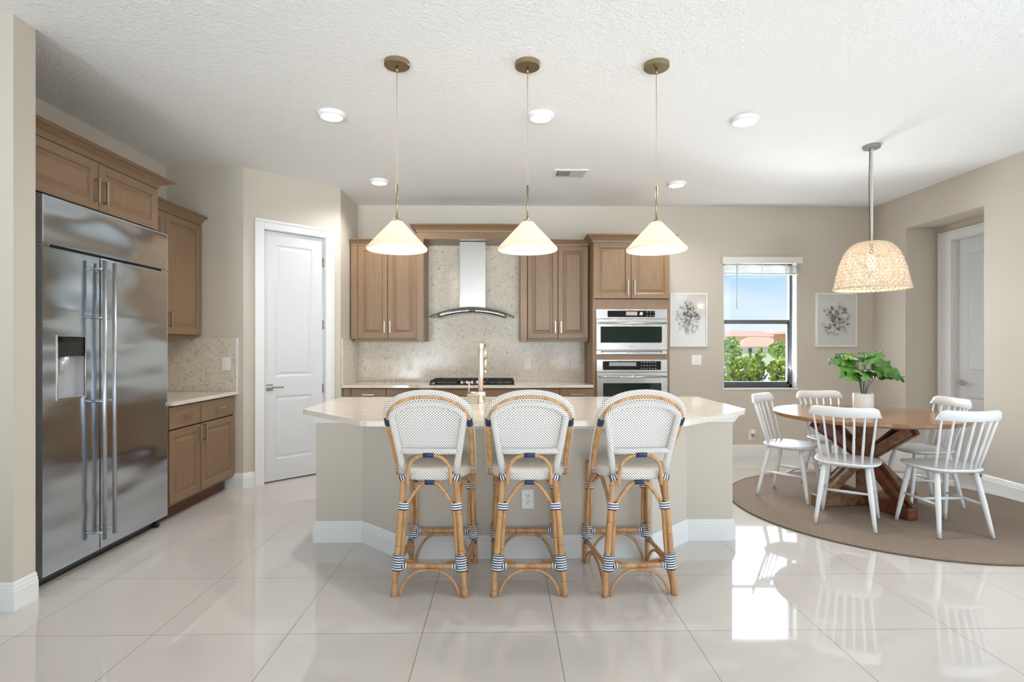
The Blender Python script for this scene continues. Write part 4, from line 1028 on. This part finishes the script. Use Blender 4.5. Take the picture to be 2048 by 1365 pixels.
    b = MB(); b.tube(hf, [(.0150 if p.z < .92 else .0150 - .0075 * min(1, (p.z - .92) / .02)) for p in hf], 12); P(b, 'arm_hoop', CANE)
    b = MB()
    lo = [Vector((p.x * 1.045 + .0, p.y + .012, p.z + (.019 * min(1, max(0, (p.z - .90) / .05))))) for p in hf]
    b.tube(lo, [.0115 + .006 * min(1, max(0, (p.z - .90) / .05)) for p in hf], 10); P(b, 'woven_edging', WOVEN)
    # crescent fill between hoop and frame
    hs = [p for p in hf if p.z > .925]; n = len(hs) - 1
    fs = [Vector(p) for p in full if p[2] > .90]
    def samp(L_, t):
        x = t * (len(L_) - 1); i = min(int(x), len(L_) - 2); return Vector(L_[i]).lerp(Vector(L_[i + 1]), x - i)
    b = MB(); b.grid(lambda u, v: tuple(samp(hs, u).lerp(samp(fs, u), v)), 30, 3, lambda u, v: (v * .03, u * .62)); P(b, 'woven_fill', WOVEN)
    for sg in (-1, 1):
        b = MB(); wrap(b, (sg * .2145, -.242, .903), (sg * .213, -.271, .936), .0170); P(b, 'navy_band', NAVY)
        b = MB(); b.tube([(sg * .207, -.045, .612), (sg * .209, -.06, .645)], .0165, 10); P(b, 'seat_binding', STRIPE)
        b = MB(); b.tube([(sg * .155, -.222, .615), (sg * .115, -.226, .628)], .0195, 12); P(b, 'seat_binding', STRIPE)
    # arches under the seat and under the back
    def arch(p0, p1, ztop, name, low=.19, r=.0105, wrapc=True):
        """double pole beside two legs, meeting in an arch"""
        k0, s0 = p0; k1, s1 = p1
        def inset(k, s, z):
            q = at_leg(k, s, z); o_ = at_leg(*((k1, s1) if (k, s) == (k0, s0) else (k0, s0)), z); d_ = (o_ - q).normalized(); return q + d_ * .025
        A = [inset(k0, s0, z) for z in (low, .32, .46)]; B = [inset(k1, s1, z) for z in (low, .32, .46)]
        c = (A[-1] + B[-1]) / 2
        m1 = A[-1].lerp(c, .42); m1.z = ztop - .045; m2 = B[-1].lerp(c, .42); m2.z = ztop - .045; mc = c.copy(); mc.z = ztop
        ma = A[-1].lerp(c, .76); ma.z = ztop - .006; mb = B[-1].lerp(c, .76); mb.z = ztop - .006
        b = MB(); b.tube(spl(A + [m1, ma, mb, m2] + B[::-1], 6), r, 10); o = P(b, name, CANE)
        if wrapc:
            b = MB(); dirv = (B[-1] - A[-1]).normalized(); b.tube([mc - dirv * .025, mc - dirv * .008, mc + dirv * .008, mc + dirv * .025], [.0165, .015, .015, .0165], 10); P(b, 'navy_band', NAVY)
    arch(('r', -1), ('r', 1), .598, 'arch_brace'); arch(('f', -1), ('f', 1), .598, 'arch_brace'); arch(('r', -1), ('f', -1), .598, 'arch_brace'); arch(('r', 1), ('f', 1), .598, 'arch_brace')
    b = MB(); ua = [(-.112, -.243, .585), (-.113, -.245, .65), (-.098, -.250, .70), (-.06, -.256, .736), (0, -.259, .746)]
    b.tube(spl(ua + [(-x, y, z) for x, y, z in ua[-2::-1]], 6), .0098, 10); P(b, 'back_arch', CANE)
    b = MB(); b.tube([(-.028, -.259, .748), (0, -.260, .749), (.028, -.259, .748)], .0165, 10); P(b, 'navy_band', NAVY)
    # stretchers
    zs = {'r': .158, 'f': .190, 's': .140}
    def strch(a, c, r): b = MB(); b.tube([a, a.lerp(c, .33), a.lerp(c, .66), c], r, 12); P(b, 'stretcher', CANE)
    strch(at_leg('r', -1, zs['r']), at_leg('r', 1, zs['r']), .0135); strch(at_leg('f', -1, zs['f']), at_leg('f', 1, zs['f']), .0135)
    for sg in (-1, 1): strch(at_leg('r', sg, zs['s'] + .02), at_leg('f', sg, zs['s']), .013)
    # dipping cross braces
    a = at_leg('r', -1, .188); c = at_leg('r', 1, .188)
    b = MB(); b.tube(spl([a, a + Vector((.06, .05, -.028)), Vector((-.045, -.125, .118)), Vector((.045, -.125, .118)), c + Vector((-.06, .05, -.028)), c], 6), .0105, 8); P(b, 'cross_brace', CANE)
    # low arcs
    def low(a, c, zt):
        d_ = (c - a).normalized(); A0 = a + d_ * .028; C0 = c - d_ * .028; A0.z = C0.z = .004; L_ = (C0 - A0)
        pts = [A0, A0 + L_ * .02 + Z_ * .035, A0 + L_ * .14 + Z_ * (zt * .72), A0 + L_ * .34 + Z_ * zt, A0 + L_ * .66 + Z_ * zt, A0 + L_ * .86 + Z_ * (zt * .72), C0 - L_ * .02 + Z_ * .035, C0]
        b = MB(); b.tube(spl(pts, 5), .0078, 8); P(b, 'low_arc', CANE)
    low(at_leg('r', -1, .06), at_leg('r', 1, .06), .130); low(at_leg('f', -1, .06), at_leg('f', 1, .06), .160)
    for sg in (-1, 1): low(at_leg('r', sg, .06), at_leg('f', sg, .06), .115)
    # bindings
    for (k, sg), lg in legs.items():
        q0 = at_leg(k, sg, .452); q1 = at_leg(k, sg, .490); off = Vector((-sg * .011, .0, 0)); b = MB(); wrap(b, q0 + off, q1 + off, .0205, (1, 0, 0), 1.45); P(b, 'binding', STRIPE)
        z0 = .135 if k == 'r' else .150
        q0 = at_leg(k, sg, z0); q1 = at_leg(k, sg, z0 + .085); off = Vector((-sg * .008, .0, 0)); b = MB(); wrap(b, q0 + off, q1 + off, .0215, (1, 0, 0), 1.42); P(b, 'binding', STRIPE)
        zz = zs[k]; q = at_leg(k, sg, zz); b = MB(); wrap(b, q + Vector((-sg * .030, 0, 0)), q + Vector((-sg * .056, 0, 0)), .0165); P(b, 'binding', STRIPE)
        if k == 'r': q = at_leg(k, sg, .16); b = MB(); wrap(b, q + Vector((0, .022, 0)), q + Vector((0, .045, 0)), .016); P(b, 'binding', STRIPE)
        else: q = at_leg(k, sg, .14); b = MB(); wrap(b, q + Vector((0, -.022, 0)), q + Vector((0, -.045, 0)), .016); P(b, 'binding', STRIPE)
    return R
st0 = make_stool((-.378, 3.125, 0), 0, 'rattan bar stool with white and navy woven seat, leftmost of the three')
st0.rotation_euler.z = -.045
s1 = copy_tree(st0); s1.location = (.135, 3.120, 0); s1.rotation_euler.z = .0; s1['label'] = 'rattan bar stool with woven seat, middle one, in front of the island outlet'
s2 = copy_tree(st0); s2.location = (.702, 3.118, 0); s2.rotation_euler.z = .06; s2['label'] = 'rattan bar stool with white and navy woven seat, rightmost of the three, turned slightly'

# ------------------------------------------------------------------ dining area
b = MB(); RC = (3.12, 4.43); b.lathe([(0, .009), (1.195, .009), (1.2, .007), (1.2, 0), (0, 0)], (0, 0, 0), 96)
R = root('area_rug', (RC[0], RC[1], 0), 'round woven sisal rug under the dining table', 'rug'); part(b, 'rug_field', RUG, R, world=False)
b = MB(); b.tube([(1.2 * math.cos(2 * PI * k / 120), 1.2 * math.sin(2 * PI * k / 120), .006) for k in range(120)], .006, 8, closed=True); part(b, 'rug_binding', RUGE, R, world=False)
RZ = .0125
TC = (2.985, 4.50)
R = root('dining_table', (TC[0], TC[1], RZ), 'round brown wood pedestal dining table with crossed trestle base', 'table')
b = MB(); b.lathe([(0, .708), (.650, .708), (.680, .716), (.688, .724), (.688, .742), (.682, .748), (0, .748)], (0, 0, 0), 96, smooth=False); o = part(b, 'tabletop', TABW, R, world=False)
rot = math.radians(8)
b = MB(); b.box((-.05, -.05, .09), (.05, .05, .708), .004, Matrix.Rotation(rot + .5, 4, 'Z')); part(b, 'centre_post', TABL, R, world=False)
for q in range(2):
    M_ = Matrix.Rotation(rot + q * PI / 2, 4, 'Z')
    b = MB(); zof = .0 if q == 0 else .0
    if q == 0: b.box((-.46, -.045, 0), (.46, .045, .09), .012, M_); part(b, 'foot_beam', TABL, R, world=False)
    else:
        b.box((-.46, -.045, 0), (-.045, .045, .09), .012, M_); b.box((.045, -.045, 0), (.46, .045, .09), .012, M_); part(b, 'foot_beam', TABR, R, world=False)
    b = MB(); b.box((-.40, -.04, .66), (.40, .04, .7075), .004, M_); part(b, 'top_beam', TABR, R, world=False)
for q in range(4):
    M_ = Matrix.Rotation(rot + q * PI / 2, 4, 'Z')
    for nm, (x0, z0), (x1, z1) in (('upper_brace', (.04, .40), (.44, .66)), ('lower_brace', (.04, .39), (.38, .09))):
        d_ = Vector((x1 - x0, 0, z1 - z0)); L_ = d_.length; a = math.atan2(d_.z, d_.x)
        B_ = M_ @ Matrix.Translation((x0, 0, z0)) @ Matrix.Rotation(-a, 4, 'Y')
        b = MB()
        for yy in (-.034, .034): b.box((-.02, yy - .016, -.03), (L_ + .015, yy + .016, .03), .003, B_)
        b.box((.03, -.018, -.022), (L_ - .03, .018, .022), 0, B_); part(b, nm, TABL if (q + (nm[0] == 'l')) % 2 else TABR, R, world=False)

def make_chair(loc, rz, label):
    R = root('dining_chair', loc, label, 'chair', 'white spindle dining chairs', rz)
    P = lambda b, n: part(b, n, WHITEP, R, world=False)
    def outl(ins):
        pts = []
        n = 56
        for i in range(n):
            a = 2 * PI * i / n; cx, sy_ = math.cos(a), math.sin(a); x = math.copysign(abs(cx) ** .62, cx); y = math.copysign(abs(sy_) ** .70, sy_)
            wx = .215 + .010 * y; yy = .210 if y > 0 else .205
            pts.append(((wx - ins) * x, (yy - ins) * y))
        return pts
    b = MB(); lay = [(.418, .075), (.424, .045), (.440, .010), (.446, .002), (.452, 0), (.457, .004), (.459, .014)]; rings = [[b.v((x, y, z)) for x, y in outl(ins)] for z, ins in lay]; n = 56
    for A, B in zip(rings, rings[1:]):
        for i in range(n): b.face([A[i], A[(i + 1) % n], B[(i + 1) % n], B[i]], smooth=True)
    i1 = [b.v((x, y, .452)) for x, y in outl(.07)]; c = b.v((0, 0, .447))
    for i in range(n): b.face([rings[-1][i], rings[-1][(i + 1) % n], i1[(i + 1) % n], i1[i]], smooth=True); b.face([i1[i], i1[(i + 1) % n], c], smooth=True)
    b.face(rings[0][::-1]); P(b, 'seat')
    legs = {}
    for sx_ in (-1, 1):
        for sy_ in (-1, 1):
            a = Vector((sx_ * .135, sy_ * (.125 if sy_ > 0 else .130), .425)); c = Vector((sx_ * .185, sy_ * (.195 if sy_ > 0 else .215), 0)); legs[(sx_, sy_)] = (a, c)
            b = MB(); b.tube([a, a.lerp(c, .15), a.lerp(c, .5), a.lerp(c, .85), c], [.0165, .0185, .0180, .0135, .0115], 12); P(b, 'leg')
    side = []
    for sx_ in (-1, 1):
        p = legs[(sx_, -1)][0].lerp(legs[(sx_, -1)][1], .50); q = legs[(sx_, 1)][0].lerp(legs[(sx_, 1)][1], .50)
        b = MB(); b.tube([p, p.lerp(q, .5), q], [.0075, .0115, .0075], 10); P(b, 'stretcher'); side.append((p + q) / 2)
    b = MB(); b.tube([side[0], (side[0] + side[1]) / 2, side[1]], [.0075, .0115, .0075], 10); P(b, 'stretcher')
    def ry(x): return -.285 + .055 * (x / .215) ** 2
    b = MB(); n = 28; A = []
    for i in range(n + 1):
        x = -.222 + .444 * i / n; e = abs(x) / .222; ht = .072 - .030 * max(0, (e - .80) / .20) ** 1.6; zb = .795 + .006 * e; zt_ = zb + ht - .018 * max(0, (e - .93) / .07)
        y = ry(x); th = .009
        tang = Vector((1, 2 * .055 * x / .215 ** 2)).normalized(); nx, ny = -tang.y, tang.x
        A.append([b.v((x + nx * o_, y + ny * o_ - (.012 if up_ else 0), z)) for o_, z, up_ in ((-th, zb + .003, 0), (-th * .5, zb, 0), (th * .5, zb, 0), (th, zb + .003, 0), (th, zt_ - .006, 1), (th * .4, zt_, 1), (-th * .4, zt_, 1), (-th, zt_ - .006, 1))])
    for i in range(n):
        for k in range(8): b.face([A[i][k], A[i + 1][k], A[i + 1][(k + 1) % 8], A[i][(k + 1) % 8]], smooth=True)
    b.face(A[0]); b.face(A[-1][::-1]); P(b, 'top_rail')
    for i in range(7):
        t_ = (i - 3) / 3; x0 = t_ * .152; x1 = t_ * .192
        a = Vector((x0, -.178 + .045 * t_ * t_, .450)); c = Vector((x1, ry(x1), .802))
        b = MB(); b.tube([a, a.lerp(c, .35), a.lerp(c, .7), c], [.0085, .0095, .0072, .0062], 10); P(b, 'spindle')
    return R
ch = make_chair((2.495, 4.735, RZ), 0, 'white spindle-back dining chair at the left side of the table, nearest the island')
def ang(fx, fy): return math.atan2(fy, fx) - PI / 2
ch.rotation_euler.z = ang(.25, -.27)
for x, y, fx, fy, l in ((3.035, 4.99, .03, -1, 'white spindle-back dining chair behind the table, tucked in, backing on the window wall'),
                        (2.565, 4.065, .60, .80, 'white spindle-back dining chair at the front left of the table, back to the camera'),
                        (3.130, 3.885, .0, 1, 'white spindle-back dining chair at the front right of the table, overlapping another chair'),
                        (3.480, 4.540, -1, .08, 'white spindle-back dining chair at the far right of the table, towards the niche door')):
    c = copy_tree(ch); c.location = (x, y, RZ); c.rotation_euler.z = ang(fx, fy); c['label'] = l

# plant
R = root('potted_plant', (2.985, 4.52, RZ + .7485), 'green monstera-leaf plant in a white cylindrical pot on the dining table', 'plant')
b = MB(); b.lathe([(0, 0), (.071, 0), (.075, .004), (.075, .158), (.072, .160), (.068, .158), (.068, .130), (0, .130)], (0, 0, 0), 48); part(b, 'plant_pot', POTM, R, world=False)
b = MB(); b.lathe([(0, .138), (.05, .136), (.0675, .131)], (0, 0, 0), 24); part(b, 'soil', SOIL, R, world=False)
def leaf(b, base, direction, L, Wd, droop, roll, seed):
    rnd = random.Random(seed); d = Vector(direction); d.z = 0; d.normalize(); sd = Vector((-d.y, d.x, 0)); n = 22
    def pt(t, s):
        w_ = (math.sin(PI * min(1, t ** .62)) ** .75) * Wd * .5
        if abs(s) > .35:  # splits
            w_ *= 1 - .34 * (.5 + .5 * math.cos(t * 26 + seed)) ** 3
        x = t * L - (.10 * L * (1 - t) * abs(s) if t < .3 else 0) + abs(s) * .10 * L
        z = .22 * L * math.sin(t * 1.4) - droop * t * t * L - .16 * Wd * s * s + roll * s * Wd * .5 + .006 * math.sin(t * 26 + seed) * abs(s)
        return Vector(base) + d * x + sd * (w_ * s) + Vector((0, 0, z))
    S_ = [-1, -.7, -.35, 0, .35, .7, 1]
    vs = [[b.v(pt(i / n, s)) for s in S_] for i in range(n + 1)]
    for i in range(n):
        for k in range(6): b.face([vs[i][k], vs[i][k + 1], vs[i + 1][k + 1], vs[i + 1][k]], smooth=True)
lf = [(-100, .050, .345, .16, .15, .15), (-150, .095, .315, .145, .12, .10), (175, .085, .42, .165, .16, .05), (-165, .06, .37, .165, .16, .20), (-25, .095, .315, .165, .13, .25), (5, .075, .40, .155, .13, .1), (-40, .07, .36, .15, .14, .25), (60, .07, .44, .15, .13, .1), (100, .08, .42, .15, .13, .15), (-80, .03, .445, .15, .15, .05), (-125, .10, .34, .14, .13, .25), (35, .03, .475, .13, .14, .05), (140, .05, .465, .14, .13, .1), (-10, .10, .365, .165, .12, .35), (-60, .02, .49, .11, .12, .0), (195, .07, .46, .13, .12, .05)]
for i, (a, rr, h, L, Wd, dr) in enumerate(lf):
    a = math.radians(a); bx_, by_ = rr * math.cos(a), rr * math.sin(a)
    b = MB(); b.tube(spl([(bx_ * .12, by_ * .12, .134), (bx_ * .45, by_ * .45, .134 + (h - .134) * .5), (bx_, by_, h)], 4), .0024, 6); s_o = part(b, 'stem', STEMI, R, world=False)
    b = MB(); leaf(b, (bx_, by_, h), (math.cos(a), math.sin(a), 0), L * 1.06, Wd * 1.15, dr * 1.2 + .02, (.38 if math.cos(a) > 0 else -.38) * (1 if math.sin(a) < .8 else .3) + random.Random(i).uniform(-.2, .2), i * 1.7); part(b, 'leaf', LEAFI, s_o, world=False)

# ------------------------------------------------------------------ outside the window
def stuffground(): pass
b = MB(); b.box((-60, YB + T, -.35), (260, 400, -.15)); o = struct(b, 'ground_lawn', GRASS)
b = MB(); b.box((0, YB + T + .02, -.15), (60, 38, -.13)); o = struct(b, 'ground_patio', PATIO)
def shrub(x, y, h, seed, label):
    rnd = random.Random(seed); R = root('hedge_shrub', (x, y, -.13), label, 'shrub', 'clusia shrubs outside the window')
    b = MB(); stems = []
    for k in range(12):
        a = rnd.uniform(0, 2 * PI); e = (rnd.uniform(.05, .24) * math.cos(a), rnd.uniform(.05, .2) * math.sin(a), h * rnd.uniform(.75, 1.0)); stems.append(e)
        b.tube([(e[0] * .2, e[1] * .2, 0), (e[0] * .6, e[1] * .6, h * .5), e], [.012, .008, .004], 6)
    part(b, 'branches', BARK, R, world=False)
    b = MB()
    for e in stems:
        for k in range(52):
            t_ = rnd.uniform(.12, 1.0) ** .8; base = Vector((e[0] * t_, e[1] * t_, e[2] * t_)); a = rnd.uniform(0, 2 * PI)
            d_ = Vector((math.cos(a), math.sin(a), rnd.uniform(.5, 1.9))).normalized(); L_ = rnd.uniform(.07, .105); wd = L_ * .34
            sd_ = d_.cross(Vector((rnd.uniform(-1, 1), rnd.uniform(-1, 1), rnd.uniform(-1, 1)))).normalized(); base = base + d_ * .02
            nrm = d_.cross(sd_)
            q = []
            for t2, ww in ((0, .15), (.3, .7), (.62, 1), (.88, .75), (1, .25)): q.append((base + d_ * L_ * t2 - sd_ * wd * ww + nrm * .010 * ww, base + d_ * L_ * t2, base + d_ * L_ * t2 + sd_ * wd * ww + nrm * .010 * ww))
            V_ = [[b.v(p) for p in row] for row in q]
            for i in range(4):
                for j in range(2): b.face([V_[i][j], V_[i][j + 1], V_[i + 1][j + 1], V_[i + 1][j]], smooth=True)
    o = part(b, 'foliage', HEDGE, R, world=False)
hl = ['leafy green shrub outside at the left edge of the window', 'leafy green shrub outside, second from the left in the window', 'leafy green shrub outside at the middle of the window', 'leafy green shrub outside, second from the right in the window', 'leafy green shrub outside at the right edge of the window']
for i, (x, y, h) in enumerate(((3.52, 8.3, 1.26), (3.88, 8.45, 1.34), (4.22, 8.3, 1.22), (4.55, 8.45, 1.36), (4.88, 8.35, 1.24))): shrub(x, y, h, 20 + i, hl[i])
def house(name, cx, y, w_, d_, ze, zr, wallm, label, wins, ov=1.0):
    R = root(name, (cx, y + d_ / 2, -.15), label, 'house')
    b = MB(); b.box((cx - w_ / 2, y, -.15), (cx + w_ / 2, y + d_, ze)); part(b, 'wall', wallm, R)
    x0, x1, y0, y1 = cx - w_ / 2 - ov, cx + w_ / 2 + ov, y - ov, y + d_ + ov; rd = min((x1 - x0), (y1 - y0)) / 2
    if x1 - x0 > y1 - y0: r0, r1 = (x0 + rd, (y0 + y1) / 2), (x1 - rd, (y0 + y1) / 2)
    else: r0, r1 = ((x0 + x1) / 2, y0 + rd), ((x0 + x1) / 2, y1 - rd)
    b = MB(); e = [b.v(p) for p in ((x0, y0, ze), (x1, y0, ze), (x1, y1, ze), (x0, y1, ze))]; a, c = b.v((r0[0], r0[1], zr)), b.v((r1[0] + .001, r1[1], zr))
    b.face([e[0], e[1], c, a]); b.face([e[2], e[3], a, c]); b.face([e[1], e[2], c]); b.face([e[3], e[0], a]); b.face(e[::-1]); part(b, 'roof', ROOF, R)
    for wx, wz, ww, wh in wins:
        b = MB(); b.box((cx + wx - ww / 2, y - .05, wz), (cx + wx + ww / 2, y + .02, wz + wh)); part(b, 'window', HWIN, R)
house('house', 63.0, 140, 22, 12, 3.70, 5.35, HW1, 'distant peach two-storey house with clay tile roof, seen at left through the window', [(-7.5, 2.0, 1.2, 1.3), (1.5, 2.0, 1.8, 1.3), (5, 2.2, 1.6, 1.1), (8.6, 2.2, 2.2, 1.1)])
house('house', 50.2, 105, 9, 5, 1.15, 3.05, HW2, 'distant low grey house with broad tile roof, middle of the window', [(-2.8, .05, .7, .8), (-.8, .05, .7, .8), (1.0, .05, .7, .8)], .6)
house('house', 44.6, 80, 7, 3, 3.05, 3.75, HW3, 'distant terracotta house at the right edge of the window view', [(-2.2, 2.2, 1.0, .4)])
def tree(x, y, h, r, seed, label):
    rnd = random.Random(seed); R = root('tree', (x, y, -.15), label, 'tree')
    b = MB(); b.tube([(0, 0, 0), (0, 0, h * .6)], [r * .12, r * .06], 8); part(b, 'trunk', BARK, R, world=False)
    b = MB()
    for k in range(900):
        v_ = Vector((rnd.gauss(0, 1), rnd.gauss(0, 1), rnd.gauss(0, 1))).normalized() * (rnd.uniform(.5, 1)) * r; v_ *= 1 + .3 * noise.noise(v_ * (2 / r)); p = v_ + Vector((0, 0, h - r)); s_ = r * .16
        if p.z < .05: continue
        a = Vector((rnd.uniform(-1, 1), rnd.uniform(-1, 1), rnd.uniform(-1, 1))).normalized(); c = a.cross(Vector((.3, .5, .8))).normalized(); b.face([b.v(p - a * s_), b.v(p + c * s_ * .7), b.v(p + a * s_), b.v(p - c * s_ * .7)])
    part(b, 'crown', TREE, R, world=False)
tree(17.0, 42, 2.15, 1.35, 1, 'bright green round tree at the left edge of the window view')
tree(26.1, 52, 1.9, .8, 2, 'small olive-green tree in front of the distant houses, right in the window')
tree(28.2, 54, 1.55, .75, 4, 'small pale green tree at the right edge of the window view')
